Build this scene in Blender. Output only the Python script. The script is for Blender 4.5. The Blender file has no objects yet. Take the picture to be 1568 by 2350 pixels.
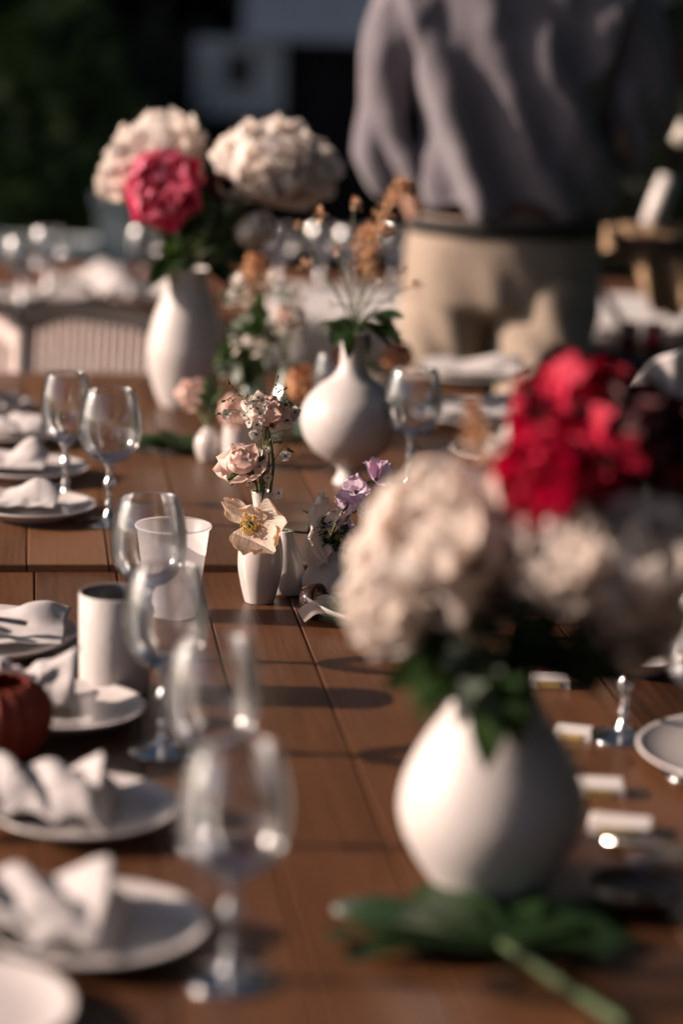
import bpy, math, random
from mathutils import Vector, Matrix, Euler, noise
R = math.radians; PI = math.pi
random.seed(7)
sc = bpy.context.scene
COL = sc.collection

# ---------------------------------------------------------------- camera, sky, sun, exposure
EYE = Vector((0, 0, 1.53))
CAM = Matrix.Translation(EYE) @ Matrix.Rotation(R(90 - 12.5), 4, 'X') @ Matrix.Rotation(R(1.9), 4, 'Z')
cd = bpy.data.cameras.new('camera'); cam = bpy.data.objects.new('camera', cd); COL.objects.link(cam)
cam.matrix_world = CAM
cd.sensor_fit = 'VERTICAL'; cd.sensor_height = 36; cd.sensor_width = 24; cd.lens = 85
cd.clip_start = .05; cd.clip_end = 500
cd.dof.use_dof = True; cd.dof.focus_distance = 3.03; cd.dof.aperture_fstop = 1.65; cd.dof.aperture_blades = 9
sc.camera = cam

SUN_EL = 23.0                         # sun low on the left
SUN_AZ = 182                          # the sun stands towards -X
sv = Vector((math.cos(R(SUN_AZ)) * math.cos(R(SUN_EL)), math.sin(R(SUN_AZ)) * math.cos(R(SUN_EL)), math.sin(R(SUN_EL))))
w = bpy.data.worlds.new('World'); sc.world = w; w.use_nodes = True
nt = w.node_tree; nt.nodes.clear()
sky = nt.nodes.new('ShaderNodeTexSky'); sky.sky_type = 'NISHITA'; sky.sun_disc = False
sky.sun_elevation = R(SUN_EL); sky.sun_rotation = math.atan2(sv.x, sv.y)
sky.air_density = .35; sky.dust_density = 1.6; sky.ozone_density = .2
bg = nt.nodes.new('ShaderNodeBackground'); bg.inputs[1].default_value = .07
wo = nt.nodes.new('ShaderNodeOutputWorld')
nt.links.new(sky.outputs[0], bg.inputs[0]); nt.links.new(bg.outputs[0], wo.inputs[0])
sd = bpy.data.lights.new('sun', 'SUN'); sd.energy = 5.0; sd.angle = R(.53); sd.color = (1, .80, .68)
so = bpy.data.objects.new('sun', sd); COL.objects.link(so)
so.rotation_euler = (-sv).to_track_quat('-Z', 'Y').to_euler(); so.location = (-6, 2, 5)
vs = sc.view_settings; vs.view_transform = 'Standard'; vs.look = 'None'; vs.exposure = .75; vs.gamma = 1; vs.use_curve_mapping = False
sc.cycles.use_denoising = True; sc.cycles.use_adaptive_sampling = False
sc.cycles.max_bounces = 14; sc.cycles.transparent_max_bounces = 24; sc.cycles.transmission_bounces = 10
sc.cycles.sample_clamp_indirect = 6; sc.cycles.caustics_reflective = False; sc.cycles.caustics_refractive = False

# ---------------------------------------------------------------- where things stand
TOP = .75
F = 85 / 36 * 2349
def ray(px, py):
    return (CAM.to_3x3() @ Vector(((px - 784) / F, -(py - 1174.5) / F, -1)))
def at(px, py, h=TOP):
    d = ray(px, py); return EYE + d * ((h - EYE.z) / d.z)
def atY(px, py, Y):
    d = ray(px, py); return EYE + d * (Y / d.y)
def z5(x, y): return ((750 + x / 2.0907) / 1.5944, (1350 + y / 2.0907) / 1.5944)

# ---------------------------------------------------------------- materials
MATS = {}
def N(t, k, **kw):
    n = t.nodes.new(k)
    for a, b in kw.items(): setattr(n, a, b)
    return n
def base(name):
    m = bpy.data.materials.new(name); m.use_nodes = True; t = m.node_tree; t.nodes.clear()
    MATS[name] = m
    return m, t, N(t, 'ShaderNodeOutputMaterial')
def surf(name, c1, c2=None, rough=.5, scale=20, bump=.1, stretch=(1, 1, 1), spec=.5, metal=0, transl=0, detail=4, bscale=None, coat=0, sheen=0, tcol=None):
    m, t, out = base(name)
    c2 = c2 or tuple(v * .8 for v in c1)
    tc = N(t, 'ShaderNodeTexCoord'); mp = N(t, 'ShaderNodeMapping'); mp.inputs['Scale'].default_value = stretch
    oi = N(t, 'ShaderNodeObjectInfo'); add = N(t, 'ShaderNodeVectorMath', operation='ADD')
    sc_ = N(t, 'ShaderNodeVectorMath', operation='SCALE'); sc_.inputs['Scale'].default_value = 7
    comb = N(t, 'ShaderNodeCombineXYZ')
    for i in range(3): t.links.new(oi.outputs['Random'], comb.inputs[i])
    t.links.new(comb.outputs[0], sc_.inputs[0]); t.links.new(tc.outputs['Object'], add.inputs[0]); t.links.new(sc_.outputs[0], add.inputs[1])
    t.links.new(add.outputs[0], mp.inputs['Vector'])
    no = N(t, 'ShaderNodeTexNoise'); no.inputs['Scale'].default_value = scale; no.inputs['Detail'].default_value = detail
    t.links.new(mp.outputs[0], no.inputs['Vector'])
    cr = N(t, 'ShaderNodeValToRGB'); cr.color_ramp.elements[0].position = .35; cr.color_ramp.elements[1].position = .68
    cr.color_ramp.elements[0].color = (*c2, 1); cr.color_ramp.elements[1].color = (*c1, 1)
    t.links.new(no.outputs[0], cr.inputs[0])
    b = N(t, 'ShaderNodeBsdfPrincipled'); t.links.new(cr.outputs[0], b.inputs['Base Color'])
    b.inputs['Roughness'].default_value = rough; b.inputs['Metallic'].default_value = metal
    b.inputs['Specular IOR Level'].default_value = spec; b.inputs['Coat Weight'].default_value = coat; b.inputs['Coat Roughness'].default_value = .15
    b.inputs['Sheen Weight'].default_value = sheen
    if bump:
        n2 = N(t, 'ShaderNodeTexNoise'); n2.inputs['Scale'].default_value = bscale or scale * 3; n2.inputs['Detail'].default_value = 3
        t.links.new(mp.outputs[0], n2.inputs['Vector'])
        bp = N(t, 'ShaderNodeBump'); bp.inputs['Strength'].default_value = bump; bp.inputs['Distance'].default_value = .004
        t.links.new(n2.outputs[0], bp.inputs['Height']); t.links.new(bp.outputs[0], b.inputs['Normal'])
    if transl:
        tr = N(t, 'ShaderNodeBsdfTranslucent'); mx = N(t, 'ShaderNodeMixShader'); mx.inputs[0].default_value = transl
        if tcol: tr.inputs[0].default_value = (*tcol, 1)
        else: t.links.new(cr.outputs[0], tr.inputs[0])
        t.links.new(b.outputs[0], mx.inputs[1]); t.links.new(tr.outputs[0], mx.inputs[2]); t.links.new(mx.outputs[0], out.inputs[0])
    else: t.links.new(b.outputs[0], out.inputs[0])
    return m
def wood(name, dark, light, rough, gl=1.0, bump=.35):
    m, t, out = base(name)
    tc = N(t, 'ShaderNodeTexCoord'); oi = N(t, 'ShaderNodeObjectInfo')
    comb = N(t, 'ShaderNodeCombineXYZ'); mul = N(t, 'ShaderNodeMath', operation='MULTIPLY'); mul.inputs[1].default_value = 37
    t.links.new(oi.outputs['Random'], mul.inputs[0])
    for i in range(3): t.links.new(mul.outputs[0], comb.inputs[i])
    add = N(t, 'ShaderNodeVectorMath', operation='ADD'); t.links.new(tc.outputs['Object'], add.inputs[0]); t.links.new(comb.outputs[0], add.inputs[1])
    def noi(stretch, scale, detail, dist=0):
        mp = N(t, 'ShaderNodeMapping'); mp.inputs['Scale'].default_value = stretch; t.links.new(add.outputs[0], mp.inputs[0])
        n = N(t, 'ShaderNodeTexNoise'); n.inputs['Scale'].default_value = scale; n.inputs['Detail'].default_value = detail; n.inputs['Distortion'].default_value = dist
        t.links.new(mp.outputs[0], n.inputs[0]); return n
    g1 = noi((16, .9, 16), 3.2, 6, .9); g2 = noi((90, 3, 90), 6, 3); big = noi((2, 1, 2), 4, 3)
    mp = N(t, 'ShaderNodeMapping'); mp.inputs['Scale'].default_value = (1, .07, 1); t.links.new(add.outputs[0], mp.inputs[0])
    wv = N(t, 'ShaderNodeTexWave', bands_direction='X'); wv.inputs['Scale'].default_value = 26; wv.inputs['Distortion'].default_value = 9; wv.inputs['Detail'].default_value = 3; wv.inputs['Detail Scale'].default_value = 1.6
    t.links.new(mp.outputs[0], wv.inputs[0])
    def mix(a, b, f):
        x = N(t, 'ShaderNodeMix'); x.inputs[0].default_value = f; t.links.new(a, x.inputs[2]); t.links.new(b, x.inputs[3]); return x.outputs[0]
    v = mix(g1.outputs[0], wv.outputs['Fac'], .16); v = mix(v, g2.outputs[0], .3); v = mix(v, big.outputs[0], .3); v = mix(v, oi.outputs['Random'], .32)
    cr = N(t, 'ShaderNodeValToRGB'); cr.color_ramp.elements[0].position = .3; cr.color_ramp.elements[1].position = .66
    cr.color_ramp.elements[0].color = (*dark, 1); cr.color_ramp.elements[1].color = (*light, 1)
    t.links.new(v, cr.inputs[0])
    b = N(t, 'ShaderNodeBsdfPrincipled'); t.links.new(cr.outputs[0], b.inputs['Base Color'])
    rr = N(t, 'ShaderNodeMapRange'); rr.inputs[3].default_value = rough - .1; rr.inputs[4].default_value = rough + .14
    t.links.new(big.outputs[0], rr.inputs[0]); t.links.new(rr.outputs[0], b.inputs['Roughness'])
    bp = N(t, 'ShaderNodeBump'); bp.inputs['Strength'].default_value = bump; bp.inputs['Distance'].default_value = .0012
    t.links.new(mix(g2.outputs[0], wv.outputs['Fac'], .15), bp.inputs['Height']); t.links.new(bp.outputs[0], b.inputs['Normal'])
    t.links.new(b.outputs[0], out.inputs[0])
    return m
def glass_wall(name, tint=(.97, .97, .97), rough=.045, rim=.92):
    # a thin blown wall: light passes straight through, the skin reflects by Fresnel
    m, t, out = base(name)
    lw = N(t, 'ShaderNodeFresnel'); lw.inputs['IOR'].default_value = 1.52
    fc = N(t, 'ShaderNodeLayerWeight'); fc.inputs['Blend'].default_value = .35
    cr = N(t, 'ShaderNodeValToRGB'); cr.color_ramp.elements[0].position = .45; cr.color_ramp.elements[1].position = .98
    cr.color_ramp.elements[0].color = (*tint, 1); cr.color_ramp.elements[1].color = (*[v * rim for v in tint], 1)
    t.links.new(fc.outputs['Facing'], cr.inputs[0])
    tr = N(t, 'ShaderNodeBsdfTransparent'); t.links.new(cr.outputs[0], tr.inputs[0])
    ga = N(t, 'ShaderNodeBsdfGlossy'); ga.inputs['Roughness'].default_value = .03
    gb = N(t, 'ShaderNodeBsdfGlossy'); gb.inputs['Roughness'].default_value = .19
    gl = N(t, 'ShaderNodeMixShader'); gl.inputs[0].default_value = .65; t.links.new(ga.outputs[0], gl.inputs[1]); t.links.new(gb.outputs[0], gl.inputs[2])
    mul = N(t, 'ShaderNodeMath', operation='MULTIPLY_ADD'); mul.inputs[1].default_value = .75; mul.inputs[2].default_value = .15; mul.use_clamp = True
    t.links.new(lw.outputs[0], mul.inputs[0])
    mx = N(t, 'ShaderNodeMixShader'); t.links.new(mul.outputs[0], mx.inputs[0]); t.links.new(tr.outputs[0], mx.inputs[1]); t.links.new(gl.outputs[0], mx.inputs[2])
    t.links.new(mx.outputs[0], out.inputs[0]); return m
def glass_solid(name, col=(1, 1, 1), rough=.03):
    m, t, out = base(name)
    g = N(t, 'ShaderNodeBsdfGlass'); g.inputs['Color'].default_value = (*col, 1); g.inputs['Roughness'].default_value = rough; g.inputs['IOR'].default_value = 1.5
    gb = N(t, 'ShaderNodeBsdfGlossy'); gb.inputs['Roughness'].default_value = .17; mx = N(t, 'ShaderNodeMixShader'); mx.inputs[0].default_value = .5
    t.links.new(g.outputs[0], mx.inputs[1]); t.links.new(gb.outputs[0], mx.inputs[2]); t.links.new(mx.outputs[0], out.inputs[0]); return m
def sheer(name, col, k=.5):
    m, t, out = base(name)
    p = N(t, 'ShaderNodeBsdfPrincipled'); p.inputs['Base Color'].default_value = (*col, 1); p.inputs['Roughness'].default_value = .4
    tl = N(t, 'ShaderNodeBsdfTranslucent'); tl.inputs[0].default_value = (*col, 1)
    tr = N(t, 'ShaderNodeBsdfTransparent')
    a = N(t, 'ShaderNodeMixShader'); a.inputs[0].default_value = .55; b = N(t, 'ShaderNodeMixShader'); b.inputs[0].default_value = k
    t.links.new(p.outputs[0], a.inputs[1]); t.links.new(tl.outputs[0], a.inputs[2]); t.links.new(a.outputs[0], b.inputs[1]); t.links.new(tr.outputs[0], b.inputs[2])
    t.links.new(b.outputs[0], out.inputs[0]); return m

table_wood = wood('stained_table_wood', (.027, .0105, .0045), (.125, .051, .020), .34)
table_wood2 = wood('faded_table_wood', (.055, .023, .010), (.175, .080, .036), .38)  # far table boards in a lighter tone than the near ones
far_wood = wood('far_table_wood', (.10, .04, .02), (.22, .09, .045), .5)
glazed = surf('white_glaze', (.56, .51, .485), (.52, .47, .445), rough=.18, scale=14, bump=.03, coat=.25)
matte = surf('matte_white_ceramic', (.55, .505, .48), (.505, .46, .435), rough=.5, scale=30, bump=.15, bscale=140)
bisque = surf('bisque_grey_ceramic', (.50, .455, .43), (.46, .42, .395), rough=.75, scale=30, bump=.18, bscale=300)
plate_m = surf('plate_ceramic', (.56, .515, .495), (.52, .475, .455), rough=.22, scale=20, bump=.04)
linen = surf('white_linen', (.59, .545, .53), (.54, .495, .48), rough=.85, scale=60, bump=.35, bscale=700, transl=.12, sheen=.2)
cream_p = surf('cream_petal', (.90, .855, .82), (.87, .81, .76), rough=.75, scale=30, bump=.12, transl=.5, tcol=(.88, .78, .70), stretch=(3, 3, .6))
blush_p = surf('blush_petal', (.86, .72, .66), (.84, .66, .59), rough=.65, scale=40, bump=.1, transl=.46, tcol=(.84, .62, .53), stretch=(3, 3, .6))
pink_p = surf('hot_pink_petal', (.88, .16, .32), (.78, .08, .22), rough=.5, scale=40, bump=.2, transl=.35, tcol=(.85, .04, .14))
pinkl_p = surf('pale_pink_petal', (.84, .30, .40), (.76, .14, .25), rough=.5, scale=40, bump=.2, transl=.35)
red_p = surf('crimson_petal', (.60, .004, .055), (.46, .002, .028), rough=.7, scale=30, bump=.2, transl=.3)
maroon_p = surf('maroon_petal', (.085, .002, .006), (.04, .001, .003), rough=.5, scale=30, bump=.2, transl=.2)
peach_p = surf('peach_poppy_petal', (.85, .69, .54), (.86, .76, .64), rough=.5, scale=22, bump=.5, bscale=110, transl=.5, tcol=(.86, .56, .34), stretch=(5, 5, .5))
orange_p = surf('orange_petal', (.62, .26, .10), (.55, .20, .06), rough=.55, scale=30, bump=.2, transl=.35)
apricot_p = surf('apricot_petal', (.72, .44, .26), (.68, .36, .19), rough=.55, scale=30, bump=.2, transl=.35)
lilac_p = surf('lilac_petal', (.76, .56, .72), (.78, .66, .74), rough=.5, scale=30, bump=.2, transl=.5, tcol=(.80, .55, .72))
white_p = surf('white_petal', (.80, .74, .68), (.76, .68, .60), rough=.5, scale=40, bump=.35, bscale=120, transl=.45, stretch=(4, 4, .6))
stamen_m = surf('yellow_stamen', (.72, .50, .10), (.62, .40, .05), rough=.6, bump=0, transl=.2)
leaf_m = surf('dark_leaf', (.030, .060, .018), (.018, .042, .012), rough=.42, scale=30, bump=.2, transl=.22, tcol=(.06, .12, .02))
leaf_dm = surf('deep_green_leaf', (.018, .042, .012), (.010, .026, .008), rough=.38, scale=26, bump=.35, transl=.12, tcol=(.03, .07, .01))
leafl_m = surf('fresh_leaf', (.10, .15, .06), (.06, .10, .035), rough=.5, scale=30, bump=.2, transl=.3)
sage_m = surf('sage_leaf', (.32, .37, .30), (.24, .30, .22), rough=.6, scale=30, bump=.2, transl=.3)
stem_m = surf('green_stem', (.10, .13, .045), (.055, .085, .028), rough=.5, bump=0, transl=.1)
astilbe_m = surf('dusty_peach_plume', (.74, .50, .33), (.64, .38, .22), rough=.7, scale=60, bump=.2, transl=.3)
bowl_m = glass_wall('blown_glass'); stem_g = glass_solid('clear_glass'); rim_g = glass_solid('rim_glass', rough=.06)
green_g = glass_wall('pale_green_glass', (.80, .90, .84), .05, .5)
red_g = glass_wall('red_glass', (.75, .10, .06), .08, .4)
cup_m = sheer('frosted_plastic', (.82, .78, .78), .22)
ribbon_m = sheer('satin_ribbon', (.74, .62, .55), .12)
steel = surf('brushed_steel', (.48, .44, .42), (.40, .37, .35), rough=.25, metal=1, scale=60, bump=.04)
copper = surf('copper_cutlery', (.72, .38, .24), (.62, .30, .18), rough=.25, metal=1, scale=60, bump=.03)
horn = surf('amber_horn', (.10, .030, .010), (.025, .008, .003), rough=.12, scale=40, bump=.03, coat=.6)
rust = surf('rust_pleated_paper', (.24, .035, .014), (.17, .02, .008), rough=.7, scale=40, bump=.2, transl=.1)
card_m = surf('white_card', (.68, .63, .60), (.64, .59, .56), rough=.55, scale=80, bump=.06)
gold_m = surf('gold_print', (.50, .37, .12), (.42, .30, .09), rough=.45, scale=60, bump=0)
sweater_m = surf('mauve_knit', (.195, .175, .195), (.15, .132, .15), rough=.9, scale=120, bump=.5, bscale=500, sheen=.3)
chino_m = surf('beige_chino', (.36, .28, .215), (.29, .225, .17), rough=.85, scale=80, bump=.3, bscale=500)
skin_m = surf('skin', (.52, .30, .21), (.46, .25, .17), rough=.5, scale=40, bump=.08)
hair_m = surf('brown_hair', (.05, .028, .016), (.03, .016, .01), rough=.6, scale=90, bump=.6)
belt_m = surf('black_belt', (.015, .011, .010), (.01, .008, .007), rough=.8, scale=60, bump=.1)
dwood = surf('dark_chair_wood', (.016, .008, .005), (.008, .004, .003), rough=.4, scale=20, bump=.15, stretch=(1, 1, .15))
spin_m = surf('whitewashed_spindle', (.56, .46, .42), (.48, .38, .34), rough=.6, scale=30, bump=.15)
tan_m = surf('tan_cloth', (.50, .33, .20), (.44, .28, .16), rough=.85, scale=50, bump=.3, bscale=400)
shed_m = surf('dark_shed_board', (.012, .009, .007), (.007, .005, .004), rough=.8, scale=20, bump=.3, stretch=(1, 1, .1))
roof_m = surf('grey_roof_sheet', (.78, .77, .77), (.66, .65, .66), rough=.6, scale=8, bump=.1)
frame_m = surf('grey_white_paint', (.82, .80, .75), (.68, .66, .62), rough=.6, scale=12, bump=.1)
pane_m = surf('dark_window_pane', (.012, .014, .014), (.008, .01, .01), rough=.1, scale=6, bump=.02)
stone_m = surf('grey_render', (.55, .60, .60), (.42, .47, .47), rough=.85, scale=6, bump=.3)
maroon_b = surf('maroon_board', (.06, .010, .008), (.04, .006, .005), rough=.6, scale=10, bump=.2)
bark = surf('bark', (.045, .032, .022), (.022, .015, .01), rough=.9, scale=14, bump=.8, stretch=(1, 1, .2))
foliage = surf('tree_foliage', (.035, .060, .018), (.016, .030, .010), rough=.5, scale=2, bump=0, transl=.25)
foliage_sunlit = surf('bright_tree_foliage', (.17, .25, .06), (.08, .13, .03), rough=.5, scale=2, bump=0, transl=.3)  # lighter leaf green stands in for sun on the leaves
grass_m = surf('lawn', (.035, .050, .018), (.022, .032, .012), rough=.9, scale=3, bump=.6, bscale=60)
lamp_w = surf('opal_globe', (.72, .66, .58), (.68, .62, .54), rough=.35, bump=0)

# ---------------------------------------------------------------- helpers
class MB:
    def __init__(s): s.v = []; s.f = []
    def add(s, v, f, M=None):
        o = len(s.v)
        s.v += [tuple(M @ Vector(p)) if M else tuple(p) for p in v]
        s.f += [tuple(i + o for i in q) for q in f]; return s
    def mesh(s, name, mat, smooth=True):
        me = bpy.data.meshes.new(name); me.from_pydata(s.v, [], s.f); me.materials.append(mat)
        if smooth: me.shade_smooth()
        me.update(); return me
def link(name, me, parent=None, M=None, kind=None, label=None):
    o = bpy.data.objects.new(name, me); COL.objects.link(o)
    if parent: o.parent = parent
    if M is not None: o.matrix_basis = M
    if kind: o['kind'] = kind
    if label: o['label'] = label
    return o
def part(name, mb, mat, parent=None, M=None, smooth=True, **k):
    return link(name, mb.mesh(name, mat, smooth), parent, M, **k)
def tag(o, label, cat, group=None):
    o['label'] = label; o['category'] = cat
    if group: o['group'] = group
    return o
def thing(name, label, cat, loc, rz=0, group=None):
    o = bpy.data.objects.new(name, None); COL.objects.link(o); o.empty_display_size = .05
    o.location = loc; o.rotation_euler = (0, 0, rz); return tag(o, label, cat, group)
def copy_tree(o, parent=None):
    c = o.copy(); COL.objects.link(c); c.parent = parent
    for ch in list(o.children): copy_tree(ch, c)
    return c
def spline(pts, n=4):
    P = [Vector(p) for p in pts]
    if len(P) < 3: return [P[0].lerp(P[-1], i / n) for i in range(n + 1)]
    out = []
    for i in range(len(P) - 1):
        a = P[max(i - 1, 0)]; b = P[i]; c = P[i + 1]; d = P[min(i + 2, len(P) - 1)]
        for k in range(n):
            t = k / n
            out.append(.5 * ((2 * b) + (c - a) * t + (2 * a - 5 * b + 4 * c - d) * t * t + (3 * b - a - 3 * c + d) * t ** 3))
    out.append(P[-1]); return out
def g_tube(mb, pts, rad, seg=8, caps=True):
    P = [Vector(p) for p in pts]; n = len(P)
    rad = rad if isinstance(rad, (list, tuple)) else [rad] * n
    if len(rad) != n: rad = [rad[min(int(i / (n - 1) * (len(rad) - 1)), len(rad) - 2)] * (1 - (i / (n - 1) * (len(rad) - 1) - min(int(i / (n - 1) * (len(rad) - 1)), len(rad) - 2))) + rad[min(int(i / (n - 1) * (len(rad) - 1)), len(rad) - 2) + 1] * (i / (n - 1) * (len(rad) - 1) - min(int(i / (n - 1) * (len(rad) - 1)), len(rad) - 2)) for i in range(n)]
    up = Vector((0, 0, 1)); v = []; f = []
    t0 = (P[1] - P[0]).normalized(); a = t0.cross(up if abs(t0.z) < .9 else Vector((1, 0, 0))).normalized()
    for i in range(n):
        t = (P[min(i + 1, n - 1)] - P[max(i - 1, 0)]).normalized()
        a = (a - t * a.dot(t)).normalized(); b = t.cross(a)
        for k in range(seg):
            an = 2 * PI * k / seg; v.append(P[i] + (a * math.cos(an) + b * math.sin(an)) * rad[i])
    for i in range(n - 1):
        for k in range(seg):
            k2 = (k + 1) % seg; f.append((i * seg + k, i * seg + k2, (i + 1) * seg + k2, (i + 1) * seg + k))
    if caps: f.append(tuple(range(seg))[::-1]); f.append(tuple((n - 1) * seg + k for k in range(seg)))
    return mb.add(v, f)
def g_lathe(mb, prof, seg=40, flute=0, nf=0, M=None, smoothn=0):
    if smoothn: prof = [(p.x, p.z) for p in spline([(r, 0, z) for r, z in prof], smoothn)]
    v = []; f = []; n = len(prof)
    for i, (r, z) in enumerate(prof):
        for k in range(seg):
            a = 2 * PI * k / seg; rr = max(r, 1e-5) * (1 + flute * math.cos(a * nf)) if flute else max(r, 1e-5)
            v.append((rr * math.cos(a), rr * math.sin(a), z))
    for i in range(n - 1):
        for k in range(seg):
            k2 = (k + 1) % seg; f.append((i * seg + k, i * seg + k2, (i + 1) * seg + k2, (i + 1) * seg + k))
    return mb.add(v, f, M)
def g_box(mb, x0, x1, y0, y1, z0, z1, c=0, M=None):
    if not c:
        v = [(x, y, z) for z in (z0, z1) for y in (y0, y1) for x in (x0, x1)]
        return mb.add(v, [(0, 2, 3, 1), (4, 5, 7, 6), (0, 1, 5, 4), (2, 6, 7, 3), (0, 4, 6, 2), (1, 3, 7, 5)], M)
    v = []
    for (ins, z) in ((0, z0), (0, z1 - c), (c, z1)):
        v += [(x0 + ins, y0 + ins, z), (x1 - ins, y0 + ins, z), (x1 - ins, y1 - ins, z), (x0 + ins, y1 - ins, z)]
    f = [(3, 2, 1, 0), (8, 9, 10, 11)]
    for l in (0, 4):
        for k in range(4): f.append((l + k, l + (k + 1) % 4, l + 4 + (k + 1) % 4, l + 4 + k))
    return mb.add(v, f, M)
def g_petal(mb, L, W, bulge=.2, side=.25, ruf=.06, tipcurl=.15, M=None, seed=0, nu=7, nv=7, base_w=.25, notch=.0, shape=.75, kf=3.0):
    v = []; f = []; r = random.Random(seed); ph = r.uniform(0, 6); ph2 = r.uniform(0, 6)
    for j in range(nv + 1):
        t = j / nv
        cpk = .45 + .25 * shape; k0 = min(t / cpk, 1.0)
        wd = W * .5 * (base_w + (1 - base_w) * math.sin(PI / 2 * k0) ** 1.1) * (1 if t <= cpk else max(1 - ((t - cpk) / (1 - cpk)) ** 3.2 * .72, .1) ** .6)
        for i in range(nu + 1):
            u = -1 + 2 * i / nu
            z = L * t * (1 - .22 * u * u * t - notch * (1 - abs(u)) * t * t)
            y = L * (bulge * 4 * t * (1 - t) * .5 + tipcurl * t ** 3) - side * W * u * u * t * .5
            y += ruf * L * t * t * (math.sin(u * kf + ph) + .6 * math.sin(u * kf * 2.3 + ph2 + t * 4))
            z += ruf * L * .5 * t * t * math.sin(u * kf * 1.9 + ph2)
            v.append((u * wd, y, z))
    for j in range(nv):
        for i in range(nu):
            a = j * (nu + 1) + i; f.append((a, a + 1, a + nu + 2, a + nu + 1))
    return mb.add(v, f, M)
def align(axis):
    return Vector(axis).normalized().to_track_quat('Z', 'Y').to_matrix().to_4x4()
def g_leaf(mb, p, d, L, W, fold=.25, droop=.4, seed=0, n=8, roll=0):
    # a folded leaf blade with a midrib, from p along d
    d = Vector(d).normalized(); s = d.cross(Vector((0, 0, 1)))
    if s.length < .05: s = Vector((1, 0, 0))
    s.normalize(); s = Matrix.Rotation(roll, 3, d) @ s; up = s.cross(d)
    v = []; f = []; r = random.Random(seed); ph = r.uniform(0, 6)
    for i in range(n + 1):
        t = i / n; w = W * .5 * math.sin(PI * t ** .8) ** .9 + 1e-4
        c = Vector(p) + d * L * t - Vector((0, 0, 1)) * droop * L * t * t
        wob = .06 * L * math.sin(5 * t + ph)
        v += [c - s * w + up * (w * fold + wob * t), c - up * 0, c + s * w + up * (w * fold - wob * t)]
    for i in range(n):
        a = i * 3; f += [(a, a + 1, a + 4, a + 3), (a + 1, a + 2, a + 5, a + 4)]
    return mb.add(v, f)
def g_ball(mb, c, r, seg=10, sq=1.0):
    prof = [(r * math.sin(PI * i / 8), -r * sq * math.cos(PI * i / 8)) for i in range(9)]
    return g_lathe(mb, prof, seg, M=Matrix.Translation(Vector(c)))

# ---------------------------------------------------------------- the ground, trees, shed (background)
def ground():
    mb = MB(); n = 60
    v = []; f = []
    for j in range(n + 1):
        for i in range(n + 1):
            x = (i / n - .5) * 400; y = (j / n - .5) * 400 + 60
            v.append((x, y, -.02 + .03 * noise.noise(Vector((x * .2, y * .2, 0)))))
    for j in range(n):
        for i in range(n):
            a = j * (n + 1) + i; f.append((a, a + 1, a + n + 2, a + n + 1))
    mb.add(v, f); part('ground', mb, grass_m, kind='structure')
ground()
def g_crown(mb, blobs, n, size, seed):
    r = random.Random(seed)
    for i in range(n):
        c, rad = blobs[r.randrange(len(blobs))]
        d = Vector((r.gauss(0, 1), r.gauss(0, 1), r.gauss(0, 1))).normalized() * (r.random() ** .45)
        p = Vector(c) + Vector((d.x * rad[0], d.y * rad[1], d.z * rad[2]))
        Q = Euler((r.uniform(0, 6), r.uniform(0, 6), r.uniform(0, 6))).to_matrix().to_4x4()
        s = size * r.uniform(.6, 1.4)
        mb.add([(-s * .35, 0, 0), (0, -s * .5, 0), (s * .35, 0, .1 * s), (0, s * .6, 0)], [(0, 1, 2, 3)], Matrix.Translation(p) @ Q)
def tree(x, y, h, label, seed, low=.8, spread=1.6, n=2600, group='trees behind the tables', leafs=.26):
    t = thing('tree', label, 'tree', (x, y, 0), 0, group); r = random.Random(seed)
    mb = MB(); top = Vector((r.uniform(-.3, .3), r.uniform(-.3, .3), h * .8))
    g_tube(mb, spline([(0, 0, -.1), (.06, .03, h * .3), top * .65 + Vector((.1, 0, 0)), top], 4), [.18, .13, .09, .03], 9)
    blobs = []
    for k in range(9):
        a = r.uniform(0, 2 * PI); hz = low + (h - low) * (k + .5) / 9
        rr = spread * r.uniform(.45, .95)
        e = Vector((math.cos(a) * rr, math.sin(a) * rr, hz))
        g_tube(mb, spline([(0, 0, hz * .7), e * .6 + Vector((0, 0, hz * .25)), e], 3), [.06, .04, .015], 6)
        blobs.append((e * .8 + Vector((0, 0, .0)), (spread * .75, spread * .75, (h - low) * .16 + .3)))
    part('trunk', mb, bark, t)
    c = MB(); g_crown(c, blobs, n, leafs, seed + 3); part('crown', c, foliage_sunlit if seed == 40 else foliage, t)
    return t
kinds = ['broad dark tree standing leftmost behind the grey garden wall', 'slim dark tree just left of the low shed', 'dark tree rising behind the shed roof',
         'dark tree behind the standing person', 'dark tree at the far right behind the draped chair', 'tall dark tree far behind on the left', 'tall dark tree far behind on the right', 'deep green tree between shed and garden pillar']
for i, (x, y, h, low, s) in enumerate([(-4.3, 13, 9, .1, 2.2), (-3.6, 17.5, 11, .1, 2.2), (.6, 18, 13, .3, 3.2), (2.4, 14, 11, .2, 2.4), (3.6, 11.5, 9, .1, 2.0), (-5.5, 19, 13, .1, 3.6), (5.8, 20, 13, .1, 3.6), (-.4, 21, 13, .1, 3.6)]):
    tree(x, y, h, kinds[i], 40 + i, low, s, 6000, leafs=.32)
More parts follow.
